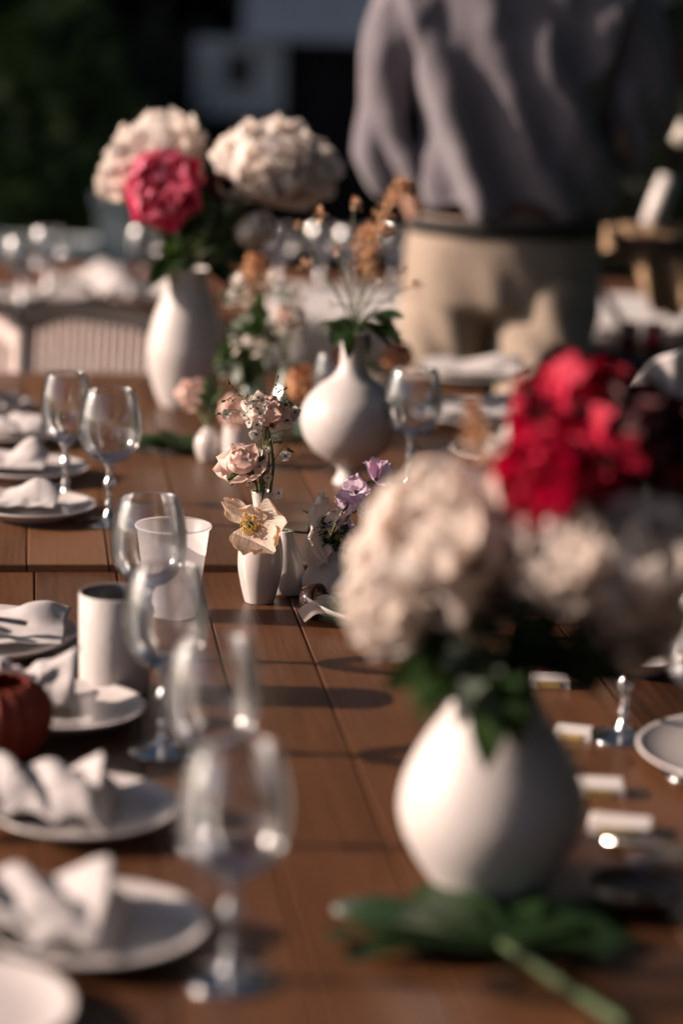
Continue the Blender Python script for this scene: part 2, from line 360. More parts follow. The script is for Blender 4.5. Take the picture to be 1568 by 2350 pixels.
# unseen trees added left of the frame to shade the garden behind the tables
for i, (x, y, h) in enumerate([(-9, 8.9, 7), (-9.5, 11.5, 8), (-10, 14.5, 8.5), (-9.5, 17.5, 9), (-12, 21, 9), (-7.5, 10.6, 6.5)]):
    tree(x, y, h, ['tree at the left edge of the garden, nearest the tables', 'second tree along the left edge of the garden', 'third tree along the left edge of the garden', 'fourth tree along the left edge of the garden', 'farthest tree along the left edge of the garden', 'low bushy tree standing forward of the left garden edge'][i], 70 + i, .2, 2.0, (1100, 900, 1500, 4200, 4200, 500)[i], 'trees along the left edge of the garden', .36)
for i, (x, y, h, low, sp) in enumerate([(3.4, 1.2, 6.0, 2.5, 2.3), (2.6, -2.6, 6.5, 1.6, 2.4), (6.4, 4.6, 7, 1.0, 2.6)]):  # unseen trees added to keep sky light off the table
    tree(x, y, h, ['spreading tree hanging over the right side of the table', 'tree behind the viewer, to the right', 'tree right of the next row of tables'][i], 170 + i, low, sp, 9000, 'trees around the tables outside the picture', .42)
def shrub(x, y, r_, h, label, seed):
    t = thing('shrub', label, 'shrub', (x, y, 0), 0, 'shrubs at the back of the lawn')
    mb = MB()
    for k in range(5): g_tube(mb, [(0, 0, 0), (r_ * .5 * math.cos(k * 1.3), r_ * .5 * math.sin(k * 1.3), h * .7)], [.025, .01], 6)
    part('stem', mb, bark, t)
    c = MB(); g_crown(c, [((0, 0, h * .52), (r_, r_, h * .5)), ((r_ * .4, 0, h * .4), (r_ * .7, r_ * .7, h * .4)), ((-r_ * .4, .1, h * .45), (r_ * .7, r_ * .6, h * .45))], 1500, .1, seed)
    part('crown', c, foliage_sunlit if seed < 92 else foliage, t)
for i, (x, y, r_, h) in enumerate([(-1.22, 9.9, .36, 1.5), (-.80, 10.8, .3, .8), (1.7, 9.6, .7, 1.2), (2.7, 9.2, .8, 1.4), (-3.0, 11.2, .9, 1.6), (-1.5, 11.8, .8, 1.5)]):
    shrub(x, y, r_, h, ['leafy shrub behind the grey garden wall, left of the pillar', 'small shrub between the pillar and the low shed', 'dark shrub behind the standing person', 'dark shrub at the right edge behind the draped chair', 'tall shrub in the left corner of the garden', 'shrub under the slim dark tree'][i], 90 + i)

def shed():
    Y = 12.0
    a = atY(655, 300, Y); x0, x1 = a.x - 1.3, a.x + 3.0
    t = thing('garden_shed', 'low dark timber shed with a pale grey roof and one small white framed window', 'shed', ((x0 + x1) / 2, Y + .8, 0))
    hw = (x1 - x0) / 2; xe = atY(560, 60, Y).x - t.location.x
    eave = atY(700, 78, Y).z
    n = 22; bw = 2 * hw / n
    bm = MB(); g_box(bm, .004, bw - .004, -.015, .015, 0, eave - .02, .003); me = bm.mesh('wall_board', shed_m, False)
    for k in range(n): link('wall_board', me, t, Matrix.Translation((-hw + k * bw, -.8 + (.006 if k % 2 else 0), 0)))
    b = MB(); g_box(b, -hw, hw, -.78, .9, 0, eave - .02); part('wall', b, shed_m, t, smooth=False)
    b = MB(); b.add([(xe, -.95, eave), (hw + .2, -.95, eave), (hw + .2, .1, eave + .75), (xe, .1, eave + .75), (xe, -.95, eave - .03), (hw + .2, -.95, eave - .03), (hw + .2, .1, eave + .72), (xe, .1, eave + .72),
           (hw + .2, 1.1, eave), (xe, 1.1, eave)], [(0, 1, 2, 3), (7, 6, 5, 4), (0, 4, 5, 1), (1, 5, 6, 2), (0, 3, 7, 4), (3, 2, 8, 9)])
    part('roof', b, roof_m, t, smooth=False)
    c0 = atY(446, 262, Y); c1 = atY(655, 92, Y); ox, oz = t.location.x, 0
    X0, X1, Z0, Z1 = c0.x - ox, c1.x - ox, c0.z, c1.z
    p0 = atY(520, 200, Y); p1 = atY(582, 120, Y)
    wn = thing('tmp', '', '', (0, 0, 0)); bpy.data.objects.remove(wn)
    fr = MB(); q0, q1, s0, s1 = p0.x - ox, p1.x - ox, p0.z, p1.z
    g_box(fr, X0, q0, -.87, -.83, Z0, Z1); g_box(fr, q1, X1, -.87, -.83, Z0, Z1); g_box(fr, q0, q1, -.869, -.831, Z0, s0); g_box(fr, q0, q1, -.869, -.831, s1, Z1)
    wd = part('window', fr, frame_m, t, smooth=False)
    pn = MB(); g_box(pn, q0, q1, -.85, -.84, s0, s1); part('pane', pn, pane_m, wd, smooth=False)
    # maroon hatch on the right end
shed()
def bg_walls():
    Y = 8.2
    a = atY(228, 440, Y); b = atY(306, 440, Y)
    t = thing('garden_pillar', 'grey rendered garden pillar with a flat cap at the end of the low wall', 'pillar', ((a.x + b.x) / 2, Y, 0))
    hw = (b.x - a.x) / 2; m = MB(); g_box(m, -hw, hw, -hw, hw, 0, a.z - .04, .006); part('shaft', m, stone_m, t, smooth=False)
    m = MB(); g_box(m, -hw - .015, hw + .015, -hw - .015, hw + .015, a.z - .038, a.z, .008); part('cap', m, stone_m, t, smooth=False)
    p = atY(0, 545, Y); xr = a.x - .006
    t = thing('garden_wall', 'low grey rendered garden wall running left from the pillar', 'wall', (xr - 1.5, Y, 0))
    m = MB(); g_box(m, -1.5, 1.5, -.09, .09, 0, p.z - .045); part('wall_face', m, stone_m, t, smooth=False)
    m = MB(); g_box(m, -.246, .246, -.12, .12, p.z - .043, p.z, .006); me = m.mesh('coping_stone', stone_m, False)
    for k in range(6): link('coping_stone', me, t, Matrix.Translation((-1.25 + .5 * k, 0, random.uniform(-.002, .002))))
    # right background: maroon door leaf behind the person
    Y = 10.5; a = atY(1425, 300, Y); b = atY(1530, 90, Y)
    t = thing('garden_gate', 'dark maroon ledged garden gate beyond the person, right edge', 'gate', ((a.x + b.x) / 2 + .1, Y, 0)); hw = (b.x - a.x) / 2 + .12
    m = MB(); n = 5; bw = 2 * hw / n; g_box(m, .004, bw - .004, -.012, .012, .05, b.z, .003); me = m.mesh('gate_board', maroon_b, False)
    for k in range(n): link('gate_board', me, t, Matrix.Translation((-hw + k * bw, 0, 0)))
    m = MB(); g_box(m, -hw, hw, .013, .04, .25, .35); g_box(m, -hw, hw, .013, .04, b.z - .3, b.z - .2); part('ledge', m, maroon_b, t, smooth=False)
    c = atY(1460, 30, 13); m = MB(); 
    t = thing('greenhouse', 'pale blue-grey greenhouse far behind the person at top right', 'greenhouse', (c.x + .35, 13.2, 0))
    for k in range(4):
        m = MB(); g_box(m, -.28, .28, -.01, .01, .02, 1.4, .003); link('panel', m.mesh('panel', stone_m, False), t, Matrix.Translation((.6 * (k - 1.0), 0, 0)))
    m = MB(); m.add([(-.9, -.05, 1.42), (1.5, -.05, 1.42), (1.5, .8, 1.9), (-.9, .8, 1.9), (-.9, -.05, 1.45), (1.5, -.05, 1.45), (1.5, .8, 1.93), (-.9, .8, 1.93)], [(3, 2, 1, 0), (4, 5, 6, 7), (0, 1, 5, 4), (1, 2, 6, 5), (2, 3, 7, 6), (3, 0, 4, 7)])
    part('roof', m, roof_m, t, smooth=False)
bg_walls()

# ---------------------------------------------------------------- the long table (two butted tables)
HEAD = R(7.5)
TO = Vector((.11, 2.06, 0)); TM = Matrix.Translation(TO) @ Matrix.Rotation(HEAD, 4, 'Z'); TI = TM.inverted()
HW = .56
def tl(p): q = TI @ Vector((p[0], p[1], 0)); return q.x, q.y
STEP = tl(at(300, 1311))[1]; FAR = tl(at(300, 868))[1]
def farm_table(name, label, y0, y1, top, jx, mat, bw=.108, x0=-HW, x1=HW, M=TM, legs=True):
    c = (y0 + y1) / 2; L = (y1 - y0)
    t = thing(name, label, 'table', M @ Vector((0, c, 0)), M.to_euler().z)
    m = MB(); g_box(m, .0011, bw - .0011, -L / 2, L / 2, top - .028, top, .0014); me = m.mesh('board', mat, False)
    k0 = math.ceil((x0 - jx) / bw); x = jx + k0 * bw; xs = x
    while x + bw <= x1 + 1e-6:
        link('board', me, t, Matrix.Translation((x, 0, random.uniform(-.0007, .0003)))); x += bw
    m = MB(); g_box(m, xs + .03, xs + .055, -L / 2 + .06, L / 2 - .06, top - .12, top - .03); g_box(m, x - .055, x - .03, -L / 2 + .06, L / 2 - .06, top - .12, top - .03)
    g_box(m, xs + .057, x - .057, -L / 2 + .05, -L / 2 + .075, top - .12, top - .03); g_box(m, xs + .057, x - .057, L / 2 - .075, L / 2 - .05, top - .12, top - .03)
    part('apron', m, mat, t, smooth=False)
    for sx in (xs + .1, x - .1):
        for sy in (-L / 2 + .14, L / 2 - .14):
            m = MB(); g_box(m, -.035, .035, -.035, .035, 0, top - .031, .004); part('leg', m, mat, t, Matrix.Translation((sx, sy, 0)), smooth=False)
    return t
JX = tl(at(665, 1375))[0]
farm_table('farm_table', 'near dark stained plank table carrying the big white vase', .75 - 2.06, STEP - .002, TOP, JX, table_wood)
JX2 = tl(at(62, 1220))[0]
farm_table('farm_table', 'far plank table butted on behind and standing a finger higher', STEP, FAR, TOP + .010, JX2, table_wood2)
FT = TOP + .010
# the table of the next row
y2 = 5.75
M2 = Matrix.Translation((0, 0, 0))
farm_table('farm_table', 'reddish plank table of the next row with white settings behind the person', 5.62, 6.5, .75, 0, far_wood, .11, -1.6, 1.2, M2)

# ---------------------------------------------------------------- tableware
def goblet(p, label, group, H=.19, D=.088, rz=0):
    t = thing('wine_goblet', label, 'goblet', p, rz, group)
    s = H / .19; r = D / 2
    m = MB(); g_lathe(m, [(.0095, .088 * s), (r * .58, .095 * s), (r * .84, .108 * s), (r * .965, .124 * s), (r, .141 * s), (r * .975, .158 * s), (r * .91, .173 * s), (r * .845, .184 * s), (r * .80, H)], 48, smoothn=5)
    part('bowl', m, bowl_m, t)
    m = MB(); rr = r * .80
    g_tube(m, [(rr * math.cos(a * PI / 24), rr * math.sin(a * PI / 24), H) for a in range(49)], .0009, 6, False); part('rim', m, rim_g, t)
    m = MB(); g_lathe(m, [(0, .001), (.034, .0008), (.0362, .0014), (.036, .0026), (.024, .005), (.0105, .009), (.0072, .016), (.0046, .022), (.0064, .028), (.0044, .034), (.0040, .046 * s), (.0066, .052 * s), (.0088, .058 * s), (.0066, .064 * s), (.0046, .070 * s), (.0068, .082 * s), (.0100, .0878 * s), (0, .0879 * s)], 28, smoothn=3)
    part('stem', m, stem_g, t)
    return t
LG = 'wine goblets in a row on the left side of the table'
for (x, y, lab) in [(528, 2248, 'nearest goblet of the left row, beside the biggest white plate'), (480, 1935, 'second nearest goblet of the left row, right of the second plate'),
                    (375, 1722, 'goblet of the left row standing in front of the white ceramic tumbler'), (337, 1512, 'sharp goblet with the frosted plastic cup showing through it'),
                    ]:
    goblet(at(x, y), lab, LG)
goblet(at(250, 1200, FT), 'goblet on the far table at the left, beside the small napkin plates', LG, D=.09)
goblet(at(150, 1150, FT), 'goblet farthest back in the left row, half behind another goblet', LG, D=.075)
RG = 'wine goblets on the right side of the table'
goblet(at(940, 1130, FT), 'goblet standing right behind the gourd shaped white vase', RG, D=.09)
goblet(at(1430, 1692), 'goblet right of the big white vase, its bowl behind the cream peony', RG)
goblet(at(1600, 1775), 'goblet cut by the right edge of the picture, with one strong glint', RG)
goblet(at(760, 1030, FT), 'small goblet behind the neck of the gourd vase', RG, D=.07, H=.16)

def plate(p, r, label, group, h=.019, mat=None):
    t = tag(part('plate', g_lathe(MB(), [(0, .004), (r * .5, .004), (r * .52, 0), (r * .55, 0), (r * .57, .004), (r * .8, h * .45), (r * .97, h * .9), (r, h), (r * .985, h + .002), (r * .95, h * .97), (r * .78, h * .6), (r * .56, .0095), (0, .008)], 64), mat or plate_m), label, 'plate', group)
    t.location = p; return t
def napkin(p, label, group, kind=0, sx=.18, sy=.15, h=.045, seed=0, rz=0, zoff=.012, nf=3.0, mat=None):
    m = MB(); r = random.Random(seed); nx, ny = 44, 34; v = []; f = []
    ph = r.uniform(0, 6)
    for j in range(ny + 1):
        for i in range(nx + 1):
            u = i / nx; w_ = j / ny
            x = (u - .5) * sx; y = (w_ - .5) * sy
            nz = noise.noise(Vector((u * 3 + seed, w_ * 3, seed))) ; n2 = noise.noise(Vector((u * 9, w_ * 7, seed * 2)))
            if kind == 0:      # loosely pleated, with a corner that stands up at the right end
                s = (u * 1.0 + w_ * .42)
                fold = abs(math.sin(PI * nf * s + ph))
                pk = math.exp(-((u - .93 + .2 * w_) / .07) ** 2) * min(1, max(0, (w_ - .05) / .55))
                z = .006 + h * (.30 + .55 * fold ** .8) * math.sin(PI * min(max(w_, .02), .98)) ** .5 * (.75 + .25 * (1 - u)) + h * .30 * pk + .0025 * n2 + .0012 * noise.noise(Vector((u * 26, w_ * 20, seed))) + .006 * nz
                z *= min(1, (1 - u) * 9 + .12); y += .02 * nz + .012 * fold; x += .02 * pk
            elif kind == 1:    # folded flat with one wavy corner lifted
                lift = math.exp(-((u - .8) / .22) ** 2) * math.exp(-((w_ - .75) / .3) ** 2)
                z = .010 + .004 * nz + .0015 * n2 + .6 * h * lift + .006 * abs(math.sin(u * 7 + ph)) * w_
                x += .012 * nz * w_; y += .015 * math.sin(u * 5 + ph) * (w_ - .3)
            else:              # crumpled small
                z = .012 + h * (.5 + .5 * math.sin(7 * u + 3 * w_ + ph)) * math.sin(PI * u) ** .5 * math.sin(PI * w_) ** .5 + .008 * n2
                x += .02 * nz; y += .02 * n2
            v.append((x, y, max(z, .0015)))
    for j in range(ny):
        for i in range(nx):
            a = j * (nx + 1) + i; f.append((a, a + 1, a + nx + 2, a + nx + 1))
    m.add(v, f)
    o = part('napkin', m, mat or linen); tag(o, label, 'napkin', group)
    o.location = Vector(p) + Vector((0, 0, zoff)); o.rotation_euler = (0, 0, rz)
    md = o.modifiers.new('thickness', 'SOLIDIFY'); md.thickness = .0016; md.offset = 1
    return o
PG = 'white plates along the left side'; NG = 'white napkins along the left side'
def tipplate(x, y, r, h0, label, grp=PG):
    p = at(x, y, h0 + .024) ; p.z = h0; p.x -= r; plate(p, r, label, grp); return p
# the near left settings, from the camera outwards
tipplate(172, 2300, .092, TOP, 'white plate at the bottom left corner, its napkin out of the picture')
p1 = tipplate(478, 2108, .092, TOP, 'large white plate holding the nearest pleated napkin')
napkin(p1 + Vector((-.064, .0, 0)), 'nearest pleated white napkin, its corner standing up', NG, 0, .17, .12, .046, 2, R(-2), .010, nf=3.4)
p2 = tipplate(412, 1840, .090, TOP, 'white plate holding the second pleated napkin')
napkin(p2 + Vector((-.058, .0, 0)), 'second pleated white napkin with three dark folds', NG, 0, .17, .115, .05, 5, R(-2), .010, nf=3.8)
p3 = tipplate(336, 1612, .090, TOP, 'white plate behind the rust red pleated bowl')
napkin(p3 + Vector((-.025, -.01, 0)), 'small folded white napkin with a pointed top, beside the ceramic tumbler', NG, 0, .08, .07, .065, 8, R(8), nf=1.1)
napkin(p3 + Vector((-.07, .03, 0)), 'crumpled white napkin at the back of the plate with the rust bowl', NG, 2, .12, .08, .03, 9, R(-5))
p4 = at(178, 1462, TOP + .02); p4.z = TOP; p4.x -= .118
plate(p4, .118, 'white plate under the flat napkin and fork', PG, .024)
napkin(p4 + Vector((.005, .0, 0)), 'flat white napkin with a lifted wavy corner, a fork lying on it', NG, 1, .20, .13, .035, 3, R(3), .016)
p5 = tipplate(222, 1152, .09, FT, 'white plate at the near end of the far table')
napkin(p5 + Vector((-.03, .0, 0)), 'folded napkin on the plate at the near end of the far table', NG, 1, .13, .10, .045, 14, 0, .014)
p6 = tipplate(205, 1066, .09, FT, 'second white plate of the far table, left side')
napkin(p6 + Vector((-.04, .0, 0)), 'folded napkin on the second plate of the far table, left side', NG, 1, .13, .10, .05, 15, 0, .014)
p7 = tipplate(150, 984, .09, FT, 'third white plate of the far table, left side')
napkin(p7 + Vector((-.01, .0, 0)), 'folded napkin on the third plate of the far table, left side', NG, 0, .15, .10, .03, 16, 0, .014)
p8 = tipplate(85, 925, .09, FT, 'farthest white plate of the left side')
napkin(p8 + Vector((0, .0, 0)), 'crumpled napkin on the farthest plate of the left side', NG, 2, .12, .10, .035, 17, 0, .014)

def cutlery(kind, p, rz, mat, label, L=.19, tilt=0, z=.0):
    t = thing(kind, label, kind, Vector(p) + Vector((0, 0, z)), rz); t.rotation_euler = (0, tilt, rz)
    m = MB(); n = 14; v = []; f = []
    for i in range(n + 1):
        u = i / n; x = u * L * .66; wd = .0038 + .0055 * max(0, 1 - u / .45) ** .8 * (1 if u > .02 else .55); zz = .004 + .006 * math.sin(PI * u)
        v += [(x, -wd, zz), (x, wd, zz), (x, wd * .8, zz + .0025), (x, -wd * .8, zz + .0025)]
    for i in range(n):
        a = i * 4
        for k in range(4): f.append((a + k, a + (k + 1) % 4, a + 4 + (k + 1) % 4, a + 4 + k))
    f += [(3, 2, 1, 0), (n * 4, n * 4 + 1, n * 4 + 2, n * 4 + 3)]
    m.add(v, f); part('handle', m, mat, t, smooth=False)
    x0 = L * .66
    if kind == 'fork':
        m = MB(); g_box(m, x0, x0 + .022, -.0115, .0115, .0045, .0065); part('root', m, mat, t, smooth=False)
        for k in range(4):
            m = MB(); g_box(m, x0 + .022, x0 + .062, -.0112 + k * .0063, -.0078 + k * .0063, .0046, .0064); part('tine', m, mat, t, smooth=False)
    elif kind == 'knife':
        m = MB(); m.add([(x0, -.008, .004), (x0 + .07, -.006, .004), (x0 + .085, .006, .004), (x0, .008, .004), (x0, -.008, .006), (x0 + .07, -.006, .005), (x0 + .085, .006, .006), (x0, .008, .006)], [(3, 2, 1, 0), (4, 5, 6, 7), (0, 1, 5, 4), (1, 2, 6, 5), (2, 3, 7, 6), (3, 0, 4, 7)])
        part('blade', m, mat, t, smooth=False)
    else:
        m = MB(); g_lathe(m, [(.001, .002), (.012, .004), (.0165, .008), (.0155, .008), (.0115, .005), (.001, .003)], 20, M=Matrix.Translation((x0 + .018, 0, 0)) @ Matrix.Diagonal((1.45, 1, 1, 1))); part('bowl', m, mat, t)
    return t
fp = at(62, 1440, TOP + .04)
cutlery('fork', fp, R(183), steel, 'steel fork lying handle outwards on the flat napkin', .19)
fp = at(20, 1462, TOP + .035); cutlery('knife', fp, R(150), steel, 'steel knife crossing under the fork on the flat napkin', .2)

# ceramic tumbler, frosted cup, rust bowl
tp = at(262, 1588)
t = thing('ceramic_tumbler', 'plain white ceramic tumbler between the flat napkin and the goblets', 'tumbler', tp)
part('body', g_lathe(MB(), [(0, .001), (.036, .001), (.0385, .003), (.039, .02), (.0395, .06), (.0400, .113), (.0392, .1145), (.0386, .1142)], 56), matte, t)
part('inside', g_lathe(MB(), [(.0386, .1142), (.0380, .113), (.0372, .06), (.036, .006), (0, .005)], 56), surf('dark_grey_glaze', (.16, .15, .15), rough=.3, bump=.03), t)  # shade inside the tumbler painted in as a darker grey
cp = at(394, 1410)
t = thing('plastic_cup', 'frosted clear plastic cup standing behind the sharp goblet', 'cup', cp)
pr = [(0, .002), (.0285, .002), (.030, .0005), (.0305, .004), (.0345, .035), (.0352, .036), (.040, .075), (.0405, .076), (.0445, .110), (.0470, .1118), (.0476, .1135), (.0470, .115), (.0455, .1145)]
part('body', g_lathe(MB(), pr, 56), cup_m, t)
rp = at(-22, 1735)
t = thing('pleated_bowl', 'rust red finely pleated bowl at the left edge', 'bowl', rp)
part('body', g_lathe(MB(), [(0, .001), (.035, .001), (.052, .02), (.060, .045), (.054, .066), (.040, .078), (.037, .077), (.05, .062), (.054, .045), (.046, .02), (.03, .006), (0, .006)], 120, .06, 20, smoothn=3), rust, t)

# ---------------------------------------------------------------- vases
def vase(name, p, prof, mat, label, seg=56, sm=5, rz=0, inner=.0022):
    o = [(r, z) for r, z in prof]
    pr = [(q.x, q.z) for q in spline([(r, 0, z) for r, z in o], sm)]
    top = pr[-1]; lip = [(top[0] - inner * .35, top[1] + inner * .5), (top[0] - inner, top[1])]
    inn = [(max(r - inner, .0005), z + (inner if z < .01 else 0)) for r, z in reversed(pr[:-1])]
    m = MB(); g_lathe(m, [(0, pr[0][1])] + pr + lip + inn + [(0, inn[-1][1])], seg)
    t = thing(name, label, 'vase', p, rz); part('body', m, mat, t); return t
V1 = at(595, 1379)
vase('bud_vase', V1, [(.0185, .0), (.0198, .0035), (.0245, .022), (.0286, .046), (.0280, .070), (.0235, .090), (.0158, .104), (.0120, .115), (.0113, .127), (.0142, .1430)], glazed, 'sharp oval white bud vase in the centre, roses and a peach poppy in it')
V2 = at(652, 1356)
vase('bud_vase', V2, [(.0285, 0), (.0310, .003), (.0300, .015), (.0235, .038), (.0155, .060), (.0105, .074), (.0100, .080)], glazed, 'cone shaped white bud vase half hidden behind the oval one', sm=4)
V3 = at(752, 1374)
vase('bud_vase', V3, [(.020, 0), (.024, .001), (.0325, .016), (.0325, .028), (.0245, .045), (.0160, .057), (.0120, .066), (.0125, .0725)], bisque, 'matte teardrop bud vase with lilac sweet peas')
V4 = at(800, 1108, FT)
vase('gourd_vase', V4, [(.024, 0), (.0235, .004), (.0170, .018), (.024, .030), (.050, .047), (.070, .070), (.0778, .100), (.0715, .128), (.052, .151), (.030, .168), (.0205, .184), (.0185, .203), (.0185, .225), (.0195, .236)], matte, 'round gourd shaped white vase on a small foot, thin neck')
V5 = at(425, 932, FT)
vase('tall_vase', V5, [(.040, 0), (.046, .004), (.060, .040), (.0700, .085), (.0700, .115), (.060, .160), (.045, .200), (.0375, .222), (.0385, .245), (.0395, .250)], matte, 'tall white bottle vase at the back with cream and pink peonies')
V8 = at(1120, 2045)
vase('egg_vase', V8, [(.036, 0), (.045, .005), (.062, .028), (.0765, .055), (.0815, .080), (.0765, .107), (.0610, .139), (.0430, .166), (.0325, .188), (.0335, .206)], matte, 'big egg shaped white vase in the foreground on a green leaf')
V6 = at(546, 1068, FT)
vase('bud_vase', V6, [(.020, 0), (.0235, .002), (.0250, .03), (.0245, .06), (.0205, .078), (.019, .088)], matte, 'small straight sided white vase with apricot ranunculus')
V7 = at(478, 1058, FT)
vase('bud_vase', V7, [(.012, 0), (.0155, .002), (.022, .02), (.0215, .036), (.014, .048), (.009, .055)], glazed, 'tiny round white bud vase beside the big green leaf')
V9 = at(655, 1010, FT)
vase('glass_vase', V9, [(.026, 0), (.029, .003), (.0385, .03), (.036, .055), (.020, .09), (.0135, .12), (.014, .135)], green_g, 'pale green flask vase behind the small white vases', inner=.001)
V10 = at(580, 985, FT)
vase('glass_vase', V10, [(.018, 0), (.021, .002), (.024, .03), (.023, .07), (.014, .10), (.0125, .125)], green_g, 'slim clear vase with trailing greenery beside the tall white vase', inner=.001)
V11 = at(905, 950, FT)
vase('bud_vase', V11, [(.018, 0), (.021, .002), (.026, .03), (.020, .055), (.013, .07), (.012, .082)], matte, 'small white vase behind the goblet with orange blooms')
m = MB(); g_lathe(m, [(.0001, 0), (.003, .0006), (.0045, .0), (.0001, -.002)], 14)
# dark glaze nick on the gourd vase
gv = [o for o in bpy.data.objects if o.name.startswith('gourd_vase')][0]
q = atY(742, 968, V4.y - .062)
part('glaze_mark', g_lathe(MB(), [(0.0001, .0012), (.0035, .0008), (.0045, 0)], 14), leaf_m, gv, Matrix.Translation(q - V4) @ align(Vector((-.45, -1, .05))) @ Matrix.Diagonal((.8, 1.6, 1, 1)))

# ---------------------------------------------------------------- flowers
def stemobj(pts, r, parent, off, mat=None, name='stem'):
    m = MB(); g_tube(m, [Vector(p) - off for p in spline(pts, 5)], r, 8); return part(name, m, mat or stem_m, parent)
def flower(kind, label, c, axis, Rr, rings, mats, seed, stem=None, group=None, stem_r=.0025, cluster=None, leaves=0, cat=None, lmat=None, sepal=False, stamens=None, nv=7):
    c = Vector(c); t = thing(kind, label, cat or kind.replace('_', ' '), c, 0, group); r = random.Random(seed); A = align(axis)
    for ri, (n, tilt, br, L, W, bulge, side, ruf, curl, zo) in enumerate(rings):
        mt = mats[min(ri, len(mats) - 1)]
        mes = []
        for q in range(3):
            mb = MB(); g_petal(mb, L * Rr, W * Rr, bulge, side, ruf, curl, seed=seed * 31 + ri * 7 + q, nu=nv, nv=nv); mes.append(mb.mesh('petal', mt))
        ph = r.uniform(0, 6)
        for k in range(n):
            M = A @ Matrix.Rotation(ph + 2 * PI * k / n + r.uniform(-.18, .18), 4, 'Z') @ Matrix.Translation((0, br * Rr, zo * Rr)) @ Matrix.Rotation(-R(tilt + r.uniform(-8, 8)), 4, 'X') @ Matrix.Rotation(r.uniform(-.15, .15), 4, 'Y') @ Matrix.Scale(r.uniform(.88, 1.1), 4)
            link('petal', mes[k % 3], t, M)
    if cluster:
        n, L, W, cone, mt = cluster; mb = MB()
        for k in range(n):
            th = R(cone) * math.sqrt(r.random()); ph = r.uniform(0, 2 * PI)
            M = A @ Matrix.Rotation(ph, 4, 'Z') @ Matrix.Translation((0, Rr * .12 * r.random(), -.05 * Rr)) @ Matrix.Rotation(-th, 4, 'X') @ Matrix.Rotation(r.uniform(-1.2, 1.2), 4, 'Z')
            g_petal(mb, L * Rr * r.uniform(.75, 1.15), W * Rr * r.uniform(.7, 1.2), .25, .5, .17, r.uniform(-.3, .35), M, seed + k, 5, 5)
        part('petal_cluster', mb, mt, t)
    if stamens:
        n, L = stamens; mb = MB()
        for k in range(n):
            th = R(72) * math.sqrt(r.random()) + .1; ph = r.uniform(0, 2 * PI)
            d = A.to_3x3() @ Vector((math.sin(th) * math.cos(ph), math.sin(th) * math.sin(ph), math.cos(th)))
            e = d * L * Rr * r.uniform(.75, 1.1); g_tube(mb, [d * .1 * Rr, e * .6 + A.to_3x3() @ Vector((0, 0, -.02 * Rr)), e], .00022, 4)
            g_ball(mb, e, .0009, 6, 1.3)
        part('stamens', mb, stamen_m, t)
        mb = MB(); g_ball(mb, A.to_3x3() @ Vector((0, 0, .12 * Rr)), .16 * Rr, 12, 1); part('pistil', mb, leafl_m, t)
    if sepal:
        for k in range(5):
            mb = MB(); g_petal(mb, .95 * Rr, .34 * Rr, .25, .3, .02, .5, A @ Matrix.Rotation(k * 2 * PI / 5 + .4, 4, 'Z') @ Matrix.Translation((0, .08 * Rr, -.32 * Rr)) @ Matrix.Rotation(-R(48), 4, 'X'), seed + k, 4, 7, shape=.5)
            part('sepal', mb, leaf_m, t)
        mb = MB(); g_lathe(mb, [(.001, -.62 * Rr), (.12 * Rr, -.58 * Rr), (.17 * Rr, -.42 * Rr), (.2 * Rr, -.28 * Rr), (.001, -.2 * Rr)], 12, M=A); part('hip', mb, stem_m, t)
    if stem:
        stemobj([c + A.to_3x3() @ Vector((0, 0, -.3 * Rr))] + list(stem), stem_r, t, c)
    for k in range(leaves):
        a = r.uniform(0, 6); mb = MB()
        b = Vector(stem[0]).lerp(c, r.uniform(.3, .8)) if stem else c
        g_leaf(mb, b - c, (math.cos(a), math.sin(a) * .7, r.uniform(-.1, .5)), Rr * r.uniform(1.0, 1.7), Rr * .5, seed=k, droop=.3)
        part('leaf', mb, lmat or leaf_m, t)
    return t
PEONY = [(7, 108, .10, .85, 1.0, .30, .5, .05, -.25, -.10), (7, 80, .10, .95, 1.0, .30, .55, .06, -.20, -.05), (7, 54, .08, 1.0, .95, .32, .6, .07, -.12, 0)]
ROSE = [(3, 6, .02, .95, .9, .28, 1.0, .02, .0, -.2), (4, 14, .10, 1.05, 1.05, .45, .95, .03, .12, -.25), (5, 24, .20, 1.12, 1.15, .6, .8, .04, .28, -.3), (5, 40, .24, 1.1, 1.15, .7, .6, .05, .42, -.34)]
RANUN = [(5, 10, .02, .8, .8, .4, .9, .03, -.2, -.2), (6, 28, .12, .9, .9, .5, .8, .04, -.25, -.25), (7, 55, .16, .95, .9, .6, .6, .05, -.3, -.3), (7, 80, .16, .85, .85, .6, .6, .05, -.35, -.35)]
POPPY = [(4, 62, .06, 1.1, 1.35, .22, .25, .075, .1, 0)]
neck5 = V5 + Vector((0, 0, .24)); neck8 = V8 + Vector((0, 0, .19)); in8 = V8 + Vector((0, 0, .08)); in5 = V5 + Vector((0, 0, .1))
PF = 'peonies in the tall vase at the back'
def peony(px, py, Y, Rr, axis, mats, label, seed, neck, inn, group, cl=None, leaves=1):
    c = atY(px, py, Y)
    flower('peony', label, c, axis, Rr, PEONY, mats, seed, [c.lerp(neck, .55) + Vector((0, 0, -.01)), neck, inn], group, .0028, (40, .88, .66, 66, cl or mats[-1]), leaves)
Y5 = V5.y
peony(375, 365, Y5 + .06, .090, (-.2, -.1, 1), [cream_p], 'cream peony behind the pink one, top left of the back bouquet', 1, neck5, in5, PF)
peony(290, 405, Y5 - .0, .058, (-1, -.3, .3), [cream_p], 'smaller cream peony on the left flank of the back bouquet', 2, neck5, in5, PF, leaves=0)
